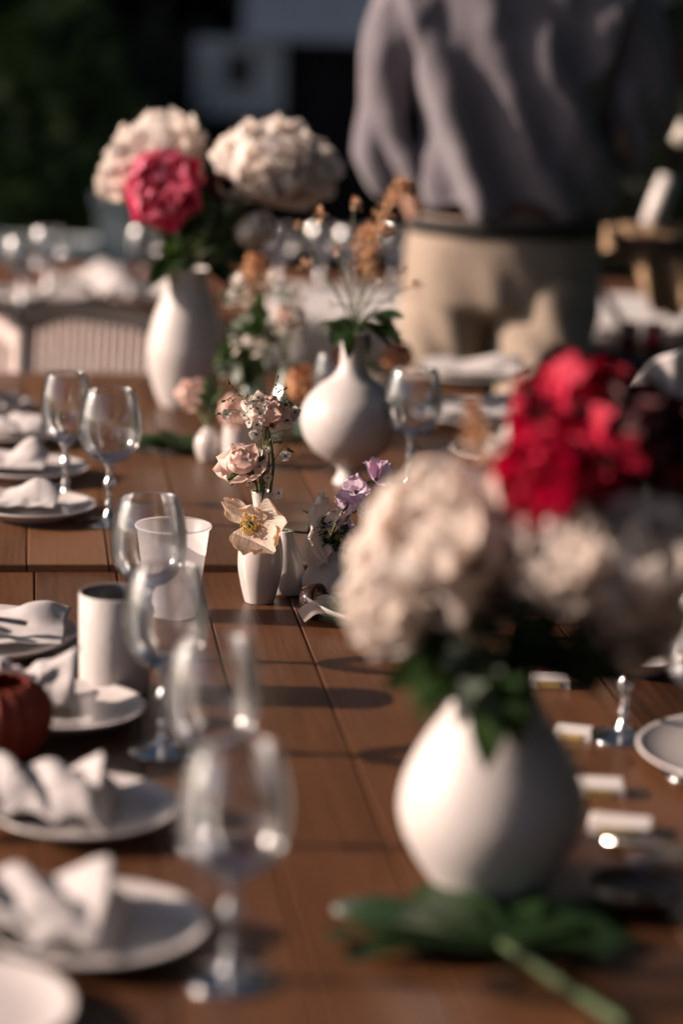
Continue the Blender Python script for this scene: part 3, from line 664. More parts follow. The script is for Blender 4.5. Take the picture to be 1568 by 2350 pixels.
peony(380, 432, Y5 - .08, .072, (-.2, -1, .2), [pinkl_p, pink_p, pinkl_p], 'hot pink peony facing the camera in the back bouquet', 3, neck5, in5, PF, pinkl_p)
peony(512, 425, Y5 - .04, .030, (.2, -1, .1), [maroon_p], 'small maroon peony between the pink and cream ones', 4, neck5, in5, PF, leaves=1)
peony(610, 390, Y5 - .03, .100, (.25, -.5, .8), [cream_p], 'biggest cream peony, on the right of the back bouquet', 5, neck5, in5, PF)
peony(690, 400, Y5 + .03, .072, (.6, -.3, .6), [cream_p, cream_p], 'cream peony merging behind the biggest one at its right', 6, neck5, in5, PF, leaves=0)
peony(585, 522, Y5 - .10, .036, (.3, -.6, -.5), [cream_p], 'half open cream peony drooping under the biggest one', 7, neck5, in5, PF, leaves=0)
NF = 'peonies in the foreground bouquet'
Y8 = V8.y
peony(1015, 1262, Y8 - .04, .075, (-.45, -.6, .6), [cream_p], 'large cream blush peony, left side of the foreground bouquet', 11, neck8, in8, NF, leaves=2)
peony(908, 1375, Y8 - .05, .048, (-.7, -.7, .1), [cream_p], 'lower cream peony hanging at the far left of the foreground bouquet', 12, neck8, in8, NF, leaves=0)
peony(1085, 1330, Y8 + .03, .058, (-.1, -.7, .3), [cream_p], 'cream peony in the shaded middle of the foreground bouquet', 13, neck8, in8, NF)
peony(1278, 1108, Y8 - .06, .052, (-.6, -.6, .3), [red_p], 'crimson peony with its sunlit left flank', 14, neck8, in8, NF, leaves=0)
peony(1310, 955, Y8 + .05, .056, (-.2, -.5, .9), [red_p, red_p, maroon_p], 'upper dark red peony above the crimson one', 15, neck8, in8, NF, red_p, leaves=0)
peony(1450, 1020, Y8 + .02, .056, (.4, -.4, .7), [maroon_p, red_p, maroon_p], 'very dark maroon peony at the right of the red ones', 16, neck8, in8, NF, leaves=0)
peony(1560, 1060, Y8 + .05, .055, (.6, -.4, .4), [maroon_p], 'maroon peony cut by the right edge of the picture', 17, neck8, in8, NF, leaves=0)
peony(1400, 1125, Y8 - .01, .024, (-.3, -.6, .6), [pink_p, red_p], 'small hot pink bloom over the cream peony on the right', 18, neck8, in8, NF, leaves=0)
peony(1310, 1278, Y8 - .09, .050, (-.4, -.7, .6), [cream_p], 'blush peony just right of the bouquet centre', 19, neck8, in8, NF)
peony(1450, 1298, Y8 - .07, .064, (.1, -.6, .8), [cream_p], 'large cream peony at the right of the foreground bouquet', 20, neck8, in8, NF)
peony(1440, 1410, Y8 + .03, .050, (.5, -.7, -.2), [cream_p], 'shaded cream peony hanging low on the right', 21, neck8, in8, NF, leaves=0)

def sprig(name, label, basep, leaves_px, Y, L, W, mat, seed, cat='foliage', group=None, inn=None, droop=.5, dirs=None):
    t = thing(name, label, cat, basep, 0, group); r = random.Random(seed)
    for k, (x, y) in enumerate(leaves_px):
        e = atY(x, y, Y + r.uniform(-.05, .05)); b = Vector(basep)
        stemobj([inn or b - Vector((0, 0, .05)), b, b.lerp(e, .6) + Vector((0, 0, .02))], .0016, t, b)
        s0 = b.lerp(e, .45) + Vector((0, 0, .015)); d = e - s0
        mb = MB(); g_leaf(mb, s0 - b, d, max(d.length, L) * 1.1, W * r.uniform(.8, 1.2), .25, .1, k, 9, r.uniform(-.5, .5)); part('leaf', mb, mat, t)
        mb = MB(); g_leaf(mb, s0 - b, d + Vector((r.uniform(-.05, .05), 0, r.uniform(-.03, .05))), L, W, .3, .2, k + 5, 8, r.uniform(-1, 1)); part('leaf', mb, mat, t)
    return t
sprig('peony_leaves', 'dark peony leaves spilling over the left shoulder of the foreground vase', neck8, [(985, 1620), (960, 1540), (1010, 1480), (1055, 1700), (1040, 1560), (975, 1450)], Y8 - .05, .07, .034, leaf_m, 1, inn=in8)
sprig('peony_leaves', 'dark peony leaves hanging over the front of the foreground vase', neck8, [(1165, 1690), (1125, 1660), (1190, 1600), (1230, 1450), (1120, 1500), (1180, 1540)], Y8 - .07, .07, .038, leaf_m, 2, inn=in8)
sprig('peony_leaves', 'dark peony leaves to the right of the foreground vase neck', neck8, [(1320, 1560), (1340, 1480), (1500, 1480), (1260, 1400), (1250, 1530), (1400, 1540)], Y8 - .02, .07, .034, leaf_m, 3, inn=in8)
sprig('sage_leaves', 'pale sage leaves catching light at the foreground vase neck', neck8, [(1040, 1470), (1130, 1590), (1060, 1590), (1230, 1350), (1330, 1520)], Y8 - .09, .045, .026, sage_m, 4, inn=in8)
sprig('peony_leaves', 'green leaves round the neck of the tall back vase, left', neck5, [(365, 640), (380, 570), (350, 590), (410, 600)], Y5 - .05, .07, .035, leaf_m, 5, inn=in5)
sprig('peony_leaves', 'green leaves round the neck of the tall back vase, right', neck5, [(560, 600), (530, 640), (500, 590), (460, 560), (540, 560)], Y5 - .03, .07, .035, leaf_m, 6, inn=in5)
sprig('sage_leaves', 'thick pale stems and buds in the neck of the tall back vase', neck5, [(505, 510), (440, 540), (470, 600)], Y5 - .06, .05, .022, leafl_m, 7, inn=in5)

# big palmate leaves lying on the table
def palmate(name, label, p, lobes, rz, lift, stem_end=None, mat=None, wk=1):
    t = thing(name, label, 'leaf', p, rz)
    m = MB()
    for k, (a, L, W) in enumerate(lobes):
        d = Vector((math.cos(R(a)), math.sin(R(a)), lift))
        g_leaf(m, (0, 0, .006 + .0006 * k), d, L, W * wk, .28, lift * .9 + .02, k, 12)
    part('blade', m, mat or leaf_m, t)
    if stem_end is not None:
        mm = MB(); e = Matrix.Rotation(-rz, 3, 'Z') @ (Vector(stem_end) - Vector(p)); g_tube(mm, spline([(0, 0, .010), e * .5 + Vector((0, 0, .004)), e], 5), [.0035, .0045, .005], 8); part('stalk', mm, leafl_m, t)
    return t
lp = at(1150, 2190)
palmate('fatsia_leaf', 'large dark green lobed leaf lying under the foreground vase', lp, [(172, .145, .052), (150, .16, .055), (190, .13, .05), (118, .15, .055), (80, .15, .055), (40, .14, .055), (10, .12, .05), (-12, .10, .045)], 0, .07, at(1440, 2352, TOP + .012), mat=leaf_dm)
palmate('hosta_leaf', 'broad green leaf lying between the tall back vase and the tiny bud vase', at(440, 1045, FT), [(100, .13, .10), (165, .13, .06), (140, .12, .07)], 0, .30)
palmate('hosta_leaf', 'flatter dark green leaf left of the broad one', at(385, 1042, FT), [(170, .08, .05), (150, .09, .05), (20, .05, .04)], 0, .18)

# ---- the sharp centre: roses, poppy, spray of small white flowers
n1 = V1 + Vector((0, 0, .142)); i1 = V1 + Vector((0, 0, .06))
def p5(x, y, dy=0): X, Y_ = z5(x, y); return atY(X, Y_, V1.y + dy)
c = p5(475, 345, -.005)
flower('rose', 'upper blush rose above the oval bud vase', c, (.25, -.35, 1), .0275, ROSE, [blush_p], 51, [p5(500, 560, 0), p5(522, 720, .0), p5(505, 895, 0), i1], 'blush roses in the bud vase', .0020, sepal=True, cluster=(10, .8, .5, 25, blush_p), nv=9)
c = p5(288, 722, -.01)
flower('rose', 'lower blush rose leaning left of the oval bud vase', c, (-.35, -.55, .9), .0290, ROSE, [blush_p], 52, [p5(360, 850, -.005), p5(395, 910, 0), i1], 'blush roses in the bud vase', .0021, sepal=True, cluster=(10, .8, .5, 25, blush_p), nv=9)
# poppy, petals placed one by one
def poppy(label, c, axis, Rr, plist, mat, seed, stem, stam=True, cat='poppy'):
    c = Vector(c); t = thing('poppy', label, cat, c, 0, None); A = align(axis)
    for k, (ang, tilt, L, W, ruf, curl) in enumerate(plist):
        mb = MB(); g_petal(mb, L * Rr, W * Rr, .30, .18, ruf, curl, None, seed + k, 14, 12, .3, 0, .62, 4.2)
        link('petal', mb.mesh('petal', mat), t, A @ Matrix.Rotation(R(ang), 4, 'Z') @ Matrix.Translation((0, .05 * Rr, .0005 * k)) @ Matrix.Rotation(-R(tilt), 4, 'X'))
    if stam:
        r = random.Random(seed); mb = MB()
        for k in range(110):
            th = R(80) * math.sqrt(r.random()) + .12; ph = r.uniform(0, 2 * PI)
            d = A.to_3x3() @ Vector((math.sin(th) * math.cos(ph), math.sin(th) * math.sin(ph), math.cos(th)))
            e = d * .36 * Rr * r.uniform(.75, 1.15); g_tube(mb, [d * .05 * Rr, e], .00018, 4)
            g_ball(mb, e, .0008, 5, 1.5)
        part('stamens', mb, stamen_m, t)
        mb = MB(); g_ball(mb, A.to_3x3() @ Vector((0, 0, .10 * Rr)), .10 * Rr, 12, 1.2); part('pistil', mb, leafl_m, t)
    stemobj([c + A.to_3x3() @ Vector((0, 0, -.02))] + list(stem), .0015, t, c, leafl_m)
    return t
pc = p5(352, 1185, -.047)
# camera-side axis; angles: 0 = away up, measured about the axis
AX = Vector((-.25, -1, .05))
poppy('peach poppy with yellow stamens nodding in front of the bud vase neck', pc, AX, .0365,
      [(-12, 62, .70, 1.0, .07, .15), (52, 66, 1.15, .82, .10, .35), (-78, 68, 1.35, 1.65, .06, .1), (-128, 60, 1.3, 1.25, .06, .15), (172, 66, 1.0, 1.25, .07, .1)], peach_p, 5,
      [p5(430, 1010, -.02), p5(455, 900, -.004), i1 + Vector((0, 0, .04))])
i2 = V2 + Vector((0, 0, .03))
wc = p5(835, 1235, .005)
poppy('white poppy seen from the side, hanging between the bud vases', wc, (.45, -.85, -.1), .034,
      [(0, 58, 1.65, .85, .10, .2), (-48, 62, 1.15, .75, .12, .25), (172, 60, 1.45, 1.0, .09, .15), (195, 50, 1.2, .8, .08, .2), (95, 25, .8, .8, .08, .2)], white_p, 9,
      [p5(790, 1248, .005), p5(700, 1245, .01), V2 + Vector((0, 0, .078)), i2], False)

def spray():
    t = thing('flower_spray', 'wiry spray of tiny white flowers and buds over the bud vase', 'flower spray', n1)
    r = random.Random(3); hub = p5(450, 470, .004)
    ends = [(182, 105, 1), (556, 62, 1), (612, 150, 1), (140, 245, 1), (98, 340, 2), (630, 440, 1), (662, 628, 1), (207, 880, 1), (572, 560, 1), (655, 262, 1), (322, 205, 1), (620, 270, 1), (508, 265, 1), (500, 545, 1), (330, 340, 1), (480, 245, 1)]
    via = {0: (300, 250), 1: (510, 230), 2: (520, 220), 3: (300, 215), 4: (260, 320), 5: (560, 480), 6: (600, 600), 7: (280, 840), 8: (520, 545), 9: (590, 205), 10: (290, 300), 11: (560, 230), 12: (480, 330), 13: (470, 600), 14: (360, 420), 15: (440, 180)}
    st = MB(); bud = MB()
    for k, (x, y, kd) in enumerate(ends):
        dy = r.uniform(-.018, .012); e = p5(x, y, dy); vx, vy = via[k]; mdl = p5(vx, vy, dy * .7)
        lowp = p5(*((455, 560) if y < 560 else (470, 800)), .002)
        g_tube(st, [q_ - n1 for q_ in spline([n1, lowp, mdl, e], 7)], [.0007, .0006, .00045, .00035], 5)
        d = (e - mdl).normalized()
        g_lathe(bud, [(.0002, -.0035), (.0014, -.0015), (.0017, .0008), (.0009, .003), (.0002, .0035)], 8, M=Matrix.Translation(e - n1) @ align(d))
        for q_ in range(3):
            b = e.lerp(mdl, .15 + .2 * q_) + Vector((r.uniform(-.003, .003), r.uniform(-.003, .003), r.uniform(-.003, .002)))
            g_tube(st, [e.lerp(mdl, .22 + .2 * q_) - n1, b - n1], .0003, 4); g_ball(bud, b - n1, .0011, 6, 1.5)
    for (x0, x1) in ((430, 400), (455, 470), (480, 500), (410, 440)):
        g_tube(st, [q_ - n1 for q_ in spline([n1 - Vector((0, 0, .04)), p5((x0 + x1) / 2, 760, r.uniform(-.004, .006)), p5(x0, 560, r.uniform(-.006, .006)), p5(x1, 330, r.uniform(-.01, .01))], 7)], [.0010, .0009, .0007, .0004], 6)
    part('stems', st, stem_m, t); part('buds', bud, leafl_m, t)
    fl = [(405, 215, .0075), (370, 245, .007), (440, 240, .0065), (400, 300, .007), (350, 300, .0065), (425, 340, .007), (340, 410, .0075), (300, 350, .0065), (400, 425, .008), (390, 500, .0085), (430, 395, .006), (690, 330, .008), (682, 368, .0065), (160, 345, .0065), (468, 605, .0055), (480, 830, .0065), (565, 950, .0085), (612, 665, .0075), (345, 265, .005), (460, 290, .006), (335, 870, .0045)]
    pm = []
    for q_ in range(3):
        mb = MB(); g_petal(mb, 1, .8, .15, .2, .06, .1, None, q_, 4, 5, .15, .25, .55); pm.append(mb.mesh('petal', white_p))
    for k, (x, y, s) in enumerate(fl):
        e = p5(x, y, -.034 if y < 520 and 260 < x < 520 else r.uniform(-.022, -.004)); s *= 1.25; ax = Vector((r.uniform(-1.2, .5), r.uniform(-1.2, -.5), r.uniform(-.5, .6))); A = align(ax)
        mb = MB(); g_ball(mb, (0, 0, 0), s * .16, 8, 1.6); g_tube(mb, [(0, 0, 0), (0, 0, -s * .6)], .0006, 5)
        f_ = part('floret', mb, leafl_m, t, Matrix.Translation(e - n1) @ A)
        for j in range(5): link('petal', pm[j % 3], f_, Matrix.Rotation(2 * PI * j / 5 + .2, 4, 'Z') @ Matrix.Rotation(-R(74 + r.uniform(-14, 14)), 4, 'X') @ Matrix.Scale(s * r.uniform(.85, 1.1), 4))
spray()
# sweet peas and ferny leaves in the teardrop vase
n3 = V3 + Vector((0, 0, .0715)); i3 = V3 + Vector((0, 0, .02))
def p5b(x, y, dy=0): X, Y_ = z5(x, y); return atY(X, Y_, V3.y + dy)
def sweetpea(label, stem_px, blooms, seed):
    t = thing('sweet_pea', label, 'sweet pea', n3, 0, 'sweet peas in the teardrop vase'); r = random.Random(seed)
    stemobj([i3, n3] + [p5b(x, y, -.004) for x, y in stem_px], [.0019, .0017, .0013], t, n3)
    for (x, y, s, ax, pl) in blooms:
        c = p5b(x, y, -.004); A = align(ax)
        root = part('calyx', g_lathe(MB(), [(.0006, -.006), (.0026, -.003), (.0034, .001), (.0015, .003)], 10), stem_m, t, Matrix.Translation(c - n3) @ A)
        for k, (ang, tilt, L, W, ruf) in enumerate(pl):
            mb = MB(); g_petal(mb, L * s, W * s, .2, .2, ruf, .25, None, seed + k + int(x), 9, 8, .2, .15, .5, 3.4)
            link('petal', mb.mesh('petal', lilac_p), root, Matrix.Rotation(R(ang), 4, 'Z') @ Matrix.Rotation(-R(tilt), 4, 'X'))
full = [(0, 55, 1.0, .9, .10), (75, 60, .95, .9, .10), (-80, 65, 1.0, 1.0, .09), (150, 60, .8, .8, .09), (-150, 55, .8, .8, .1), (20, 20, .55, .6, .06)]
sweetpea('lilac sweet pea on the thick curved stem', [(1010, 1170), (1080, 1060), (1190, 1000), (1225, 940), (1232, 880), (1275, 852)],
         [(1160, 940, .026, (-.5, -.7, .3), full), (1310, 850, .030, (.5, -.5, .8), [(0, 35, 1.1, .8, .08), (40, 45, 1.1, .8, .09), (-60, 40, 1.1, .9, .09), (180, 40, .9, .8, .08)]), (1095, 1020, .023, (-.7, -.6, -.2), full)], 21)
sweetpea('lilac sweet pea on the lower bent stem', [(1060, 1190), (1110, 1110), (1180, 1080)], [(1200, 1075, .018, (.6, -.6, .3), full), (1070, 1200, .014, (-.1, -.8, .3), full)], 27)
def fern():
    t = thing('fern_sprig', 'dark ferny sprig at the mouth of the teardrop vase', 'foliage', n3); r = random.Random(8)
    fronds = [[(960, 1330), (905, 1260), (880, 1180), (885, 1135)], [(950, 1330), (880, 1250), (840, 1210)], [(1000, 1320), (1060, 1270), (1115, 1240)], [(1010, 1330), (1080, 1300), (1110, 1215)], [(950, 1310), (940, 1230), (935, 1180)], [(985, 1340), (1040, 1370), (1090, 1380)], [(930, 1330), (890, 1325)], [(1000, 1310), (1020, 1250), (1080, 1220)]]
    lm = []
    for q_ in range(3):
        mb = MB(); g_leaf(mb, (0, 0, 0), (0, 0, 1), 1, .55, .2, 0, q_, 5); lm.append(mb.mesh('leaf', leaf_m))
    for fi, fr in enumerate(fronds):
        dy = r.uniform(-.02, .0); P = [p5b(x, y, dy) - n3 for x, y in fr]; S = spline([Vector((0, 0, 0))] + P, 5)
        mb = MB(); g_tube(mb, S, [.0009, .0005], 5); fo = part('frond', mb, stem_m, t)
        for k in range(4, len(S), 1):
            d = (S[k] - S[k - 1]).normalized()
            for sgn in (-1, 1):
                side = d.cross(Vector((0, -1, .1))).normalized() * sgn
                dd = (side + d * .5 + Vector((0, r.uniform(-.4, .3), 0))).normalized()
                link('leaf', lm[k % 3], fo, Matrix.Translation(S[k]) @ align(dd) @ Matrix.Rotation(r.uniform(-.6, .6), 4, 'Z') @ Matrix.Scale(r.uniform(.0065, .0095), 4))
    mb = MB(); g_tube(mb, [p5b(x, y, -.01) - n3 for x, y in [(740, 1075), (790, 1100), (840, 1120), (870, 1165), (890, 1185)]], [.0004, .0012, .0010, .0009, .0006], 6); part('tendril', mb, stem_m, t)
fern()

# ---- gourd vase flowers
n4 = V4 + Vector((0, 0, .233)); i4 = V4 + Vector((0, 0, .12)); Y4 = V4.y
def plume(label, base_, inn, pts, Y, mat, seed, w_=.02, group=None):
    b = Vector(base_); t = thing('astilbe', label, 'astilbe', b, 0, group); P = [atY(x, y, Y) for x, y in pts]
    stemobj([inn, b] + P, .0013, t, b); r = random.Random(seed); mb = MB(); S = spline(P, 12); n = len(S)
    for i, q_ in enumerate(S):
        u = i / (n - 1); ww = w_ * (math.sin(PI * min(u * .85 + .12, 1)) ** .8) * (1.15 - .8 * u)
        for k in range(9):
            d = Vector((r.gauss(0, 1), r.gauss(0, 1), r.gauss(.3, .6))).normalized(); e = q_ + d * ww * r.random() ** .5
            g_petal(mb, .010, .005, .2, .2, .08, .2, Matrix.Translation(e - b) @ align(d), r.randrange(999), 2, 2)
    part('plume', mb, mat, t)
plume('peach astilbe plume arching above the gourd vase', n4, i4, [(842, 640), (850, 560), (880, 500), (905, 450), (930, 428), (948, 445)], Y4, astilbe_m, 4, .018)
plume('short dusty astilbe beside the arching plume', n4, i4, [(838, 620), (835, 570), (845, 540), (900, 535)], Y4 + .02, astilbe_m, 5, .025)
def wildstems(label, base_, inn, ends, Y, seed, tipm, name='wild_flowers', s=.012):
    b = Vector(base_); t = thing(name, label, 'wild flowers', b); r = random.Random(seed)
    for (x, y) in ends:
        e = atY(x, y, Y + r.uniform(-.05, .05)); stemobj([inn, b, b.lerp(e, .5) + Vector((r.uniform(-.01, .01), 0, .02)), e], .0009, t, b)
        mb = MB()
        for k in range(14):
            d = Vector((r.gauss(0, 1), r.gauss(0, 1), r.gauss(.2, .8))).normalized()
            g_petal(mb, s * r.uniform(.5, 1.1), s * .6, .2, .3, .08, .2, Matrix.Translation(e - b + d * s * .3) @ align(d), k, 3, 3)
        part('flower_head', mb, tipm, t)
wildstems('fine dark stems with small dusty heads above the gourd vase', n4, i4, [(735, 495), (775, 570), (700, 610), (845, 590), (955, 655), (815, 470), (690, 520)], Y4, 1, astilbe_m)
wildstems('thin stems with tiny white heads in the gourd vase', n4, i4, [(790, 660), (870, 650), (900, 690), (930, 620), (760, 700), (830, 690)], Y4 - .03, 2, white_p, s=.008)
sprig('dark_leaves', 'dark green leaves drooping over the neck of the gourd vase', n4, [(770, 770), (765, 745), (800, 745), (890, 730), (925, 775), (905, 720), (830, 770), (860, 760)], Y4 - .03, .05, .026, leaf_m, 8, inn=i4)
def ranun(px, py, Y, Rr, mats, label, seed, neck, inn, axis=(-.2, -.8, .5), group='ranunculus blooms at the back of the table'):
    c = atY(px, py, Y); flower('ranunculus', label, c, axis, Rr, RANUN, mats, seed, [c.lerp(neck, .5) - Vector((0, 0, .005)), neck, inn], group, .0017, (14, .7, .6, 30, mats[0]), 1, lmat=leafl_m, nv=6)
n6 = V6 + Vector((0, 0, .085)); i6 = V6 + Vector((0, 0, .03)); n7 = V7 + Vector((0, 0, .053)); i7 = V7 + Vector((0, 0, .02))
n9 = V9 + Vector((0, 0, .13)); i9 = V9 + Vector((0, 0, .05)); n10 = V10 + Vector((0, 0, .12)); i10 = V10 + Vector((0, 0, .05)); n11 = V11 + Vector((0, 0, .08)); i11 = V11 + Vector((0, 0, .03))
ranun(540, 945, V6.y - .01, .033, [apricot_p, blush_p], 'apricot ranunculus on the small straight white vase', 61, n6, i6)
ranun(615, 960, V6.y, .026, [blush_p], 'pale ranunculus just right of the small straight vase', 62, n6, i6)
ranun(440, 905, V7.y + .06, .030, [blush_p], 'pale pink ranunculus above the broad green leaf', 63, n7, i7)
ranun(690, 880, V9.y - .02, .036, [orange_p, apricot_p], 'round orange ranunculus in front of the pale green flask', 64, n9, i9)
ranun(590, 615, Y5 + .12, .032, [apricot_p], 'high apricot ranunculus right of the tall back vase', 65, n10, i10)
ranun(660, 725, V9.y, .030, [apricot_p, cream_p], 'apricot bloom on top of the pale green flask', 66, n9, i9)
ranun(915, 818, V11.y - .04, .033, [orange_p, apricot_p], 'deep orange ranunculus right of the gourd vase neck', 67, n11, i11)
ranun(785, 822, V11.y - .02, .028, [orange_p], 'orange ranunculus left of the gourd vase neck', 68, n11, i11)
ranun(850, 880, V11.y - .06, .024, [cream_p, white_p], 'cream ranunculus in front of the gourd vase neck', 69, n11, i11, )
sprig('greenery', 'trailing dark greenery climbing left of the pale green flask', n10, [(600, 665), (605, 700), (590, 760), (575, 790), (510, 820), (545, 870), (560, 850), (600, 740)], V10.y - .03, .045, .03, leaf_m, 11, inn=i10)
sprig('greenery', 'fresh green leaves in the clear slim vase', n10, [(520, 790), (640, 735), (540, 720), (650, 790), (495, 830), (590, 850)], V10.y, .045, .032, leafl_m, 12, inn=i10)
sprig('greenery', 'green leaves under the pale ranunculus beside the tiny bud vase', n7, [(480, 870), (500, 905), (520, 930), (470, 930)], V7.y + .04, .035, .024, leafl_m, 13, inn=i7)
wildstems('loose white blossoms among the glass vases', n9, i9, [(620, 650), (560, 690), (680, 690), (640, 770), (600, 800), (540, 660), (700, 760), (555, 790)], V9.y + .05, 6, white_p, s=.022)
wildstems('pale green seed heads among the glass vases', n10, i10, [(540, 760), (525, 690), (570, 740), (610, 820), (530, 850), (660, 690)], V10.y + .02, 7, sage_m, s=.022)
plume('pale peach astilbe in the foreground bouquet', neck8, in8, [(1130, 1180), (1110, 1080), (1095, 1000), (1085, 930)], Y8 + .20, astilbe_m, 15, .022)
wildstems('small cream florets behind the large foreground peony', neck8, in8, [(1160, 1010), (1190, 960), (1150, 1100), (1130, 1050), (1185, 1080), (1210, 1000)], Y8 + .16, 9, cream_p, s=.014)

# ---------------------------------------------------------------- the dish with ribbon and the horn ring
dp = at(862, 1430)
t = thing('paper_dish', 'thin cream oval dish with pointed ends behind the foreground bouquet', 'dish', dp, R(-2))
m = MB(); nu, nv = 30, 8; v = []; f = []
for j in range(nv + 1):
    for i in range(nu + 1):
        u = -1 + 2 * i / nu; q_ = -1 + 2 * j / nv
        v.append((u * .088, q_ * .066 * max(1 - abs(u) ** 2.2, .02) - .0 * u, .005 + .017 * q_ * q_ + .010 * u * u + .001 * noise.noise(Vector((u * 4, q_ * 4, 0)))))
for j in range(nv):
    for i in range(nu): a = j * (nu + 1) + i; f.append((a, a + 1, a + nu + 2, a + nu + 1))
m.add(v, f); o = part('dish_body', m, linen, t); o.modifiers.new('thickness', 'SOLIDIFY').thickness = .0012
hp = at(722, 1418, TOP); t = thing('horn_ring', 'glossy dark horn napkin ring leaning on the ribbon', 'napkin ring', hp, R(0))
m = MB(); n = 40; v = []; f = []
for i in range(n):
    a = 2 * PI * i / n
    for (r_, y_) in ((.019, -.011), (.0212, -.009), (.0218, 0), (.0212, .009), (.019, .011), (.0185, 0)): v.append((r_ * math.cos(a), y_ + .0, r_ * math.sin(a)))
for i in range(n):
    for k in range(6): f.append((i * 6 + k, i * 6 + (k + 1) % 6, ((i + 1) % n) * 6 + (k + 1) % 6, ((i + 1) % n) * 6 + k))
m.add(v, f, Matrix.Translation((0, 0, .022)) @ Matrix.Rotation(R(58), 4, 'Z') @ Matrix.Rotation(R(-16), 4, 'X')); part('band', m, horn, t)
t = thing('ribbon', 'cream satin ribbon loops tied beside the horn ring', 'ribbon', at(775, 1412, TOP + .012))
def rib(pts, w_, ups):
    m = MB(); S = spline(pts, 6); v = []; f = []; n = len(S)
    for i, q_ in enumerate(S):
        d = (S[min(i + 1, n - 1)] - S[max(i - 1, 0)]).normalized(); s = d.cross(Vector(ups)).normalized() * w_ / 2
        v += [q_ - s, q_ + s]
    for i in range(n - 1): a = 2 * i; f.append((a, a + 1, a + 3, a + 2))
    return m.add(v, f)
for pts, w_, up in [([(-.045, -.01, .0), (-.03, -.012, .012), (-.012, -.008, .012), (0, 0, .006)], .018, (.2, -1, .8)), ([(0, 0, .006), (.012, -.004, .022), (.026, 0, .026), (.030, .006, .010), (.004, .004, .004)], .012, (0, 1, .2)),
                    ([(0, 0, .006), (-.010, .006, .018), (-.022, .008, .016), (-.018, .004, .004), (0, 0, .004)], .012, (0, 1, .2)), ([(0, 0, .006), (-.004, -.012, .010), (.010, -.022, .004)], .011, (0, .3, 1)), ([(0, 0, .006), (.03, -.006, .006), (.06, .0, .01)], .012, (0, -.4, 1))]:
    part('loop', rib(pts, w_, up), ribbon_m, t)
cutlery('knife', at(965, 1434, TOP + .012), R(2), copper, 'copper table knife lying behind the cream dish', .2)

# ---------------------------------------------------------------- right side: favours, plates, cutlery
def favour(px, py, w_, d_, h_, rz, label):
    t = thing('favour_box', label, 'favour box', at(px, py), rz, 'small white favour boxes with a gold band')
    m = MB(); g_box(m, -w_ / 2, w_ / 2, -d_ / 2, d_ / 2, 0, h_, .002); part('carton', m, card_m, t, smooth=False)
    m = MB(); g_box(m, -w_ * .32, w_ * .25, -d_ / 2 - .0008, -d_ / 2 + .001, h_ * .15, h_ * .7); part('gold_label', m, gold_m, t, smooth=False)
favour(1262, 1572, .045, .030, .011, R(-4), 'white favour box with gold band farthest back, beside the vase neck')
favour(1318, 1690, .040, .028, .010, R(-13), 'white favour box at the left of the goblet foot on the right')
favour(1378, 1818, .046, .034, .012, R(-3), 'white favour box in the middle of the right hand row')
favour(1425, 1905, .060, .034, .011, R(-10), 'widest white favour box, nearest the camera')
RP = 'white plates along the right side'
def ltip(x, y, r, h0, label):
    p = at(x, y, h0 + .02); p.z = h0; p.x += r; plate(p, r, label, RP); return p
ltip(1462, 1708, .13, TOP, 'white plate at the right edge beside the goblet foot')
q1 = ltip(1372, 1500, .05, TOP, 'small white saucer half behind the bouquet leaves on the right')
q2 = ltip(1488, 1462, .13, TOP, 'white plate with a napkin at the right edge, level with the cream peony')
napkin(q2 + Vector((-.02, 0, 0)), 'folded white napkin cut by the right edge of the picture', 'white napkins along the right side', 1, .17, .13, .03, 31, 0, .014)
q3 = at(1085, 872, FT); plate(q3, .125, 'white plate with napkin at the far right corner of the far table', RP)
napkin(q3, 'folded napkin on the plate at the far right corner', 'white napkins along the right side', 1, .19, .14, .035, 32, R(-4), .014)
q4 = at(1105, 968, FT); plate(q4, .13, 'white plate behind the crimson peony on the far table', RP)
napkin(q4, 'folded napkin on the plate behind the crimson peony', 'white napkins along the right side', 1, .2, .14, .03, 33, R(4), .014)
q5 = at(1215, 1060, FT); plate(q5, .13, 'white plate hidden mostly behind the foreground bouquet', RP)
cutlery('fork', at(1395, 1935), R(-32), steel, 'steel fork lying aslant below the widest favour box', .2)
cutlery('knife', at(1440, 1985), R(0), steel, 'steel knife lying crosswise at the right edge', .22)
t = thing('salad_bowl', 'dark round bowl in the shade at the lower right', 'bowl', at(1455, 2075))  # dark shape put where the big vase only casts its shadow
part('body', g_lathe(MB(), [(0, .001), (.025, .001), (.036, .008), (.043, .018), (.041, .018), (.033, .009), (0, .005)], 40, smoothn=3), horn, t)
# napkin fan in a tumbler, right
fb = at(1545, 1040, TOP + .005)
t = thing('glass_tumbler', 'tumbler of amber drink holding up a white napkin at the right edge', 'tumbler', fb)
part('body', g_lathe(MB(), [(0, .001), (.028, .001), (.030, .003), (.036, .085), (.0365, .09)], 40), bowl_m, t)
part('drink', g_lathe(MB(), [(0, .003), (.027, .003), (.033, .055), (0, .055)], 32), surf('amber_drink', (.42, .22, .10), (.36, .18, .08), rough=.15, bump=0), t)
nf = MB(); v = []; f = []; na, nr = 60, 10
for j in range(nr + 1):
    for i in range(na + 1):
        a = R(-75 + 150 * i / na); rr = .02 + .105 * j / nr; ple = .010 * (j / nr) * math.sin(i / na * PI * 9)
        v.append((math.sin(a) * rr + .25 * rr, ple + .01 * math.cos(a * 2), .055 + math.cos(a) * rr))
for j in range(nr):
    for i in range(na): a = j * (na + 1) + i; f.append((a, a + 1, a + na + 2, a + na + 1))
nf.add(v, f); o = part('napkin_fan', nf, linen); tag(o, 'pleated white napkin fanned out of the amber tumbler', 'napkin'); o.location = fb
o.modifiers.new('thickness', 'SOLIDIFY').thickness = .0012

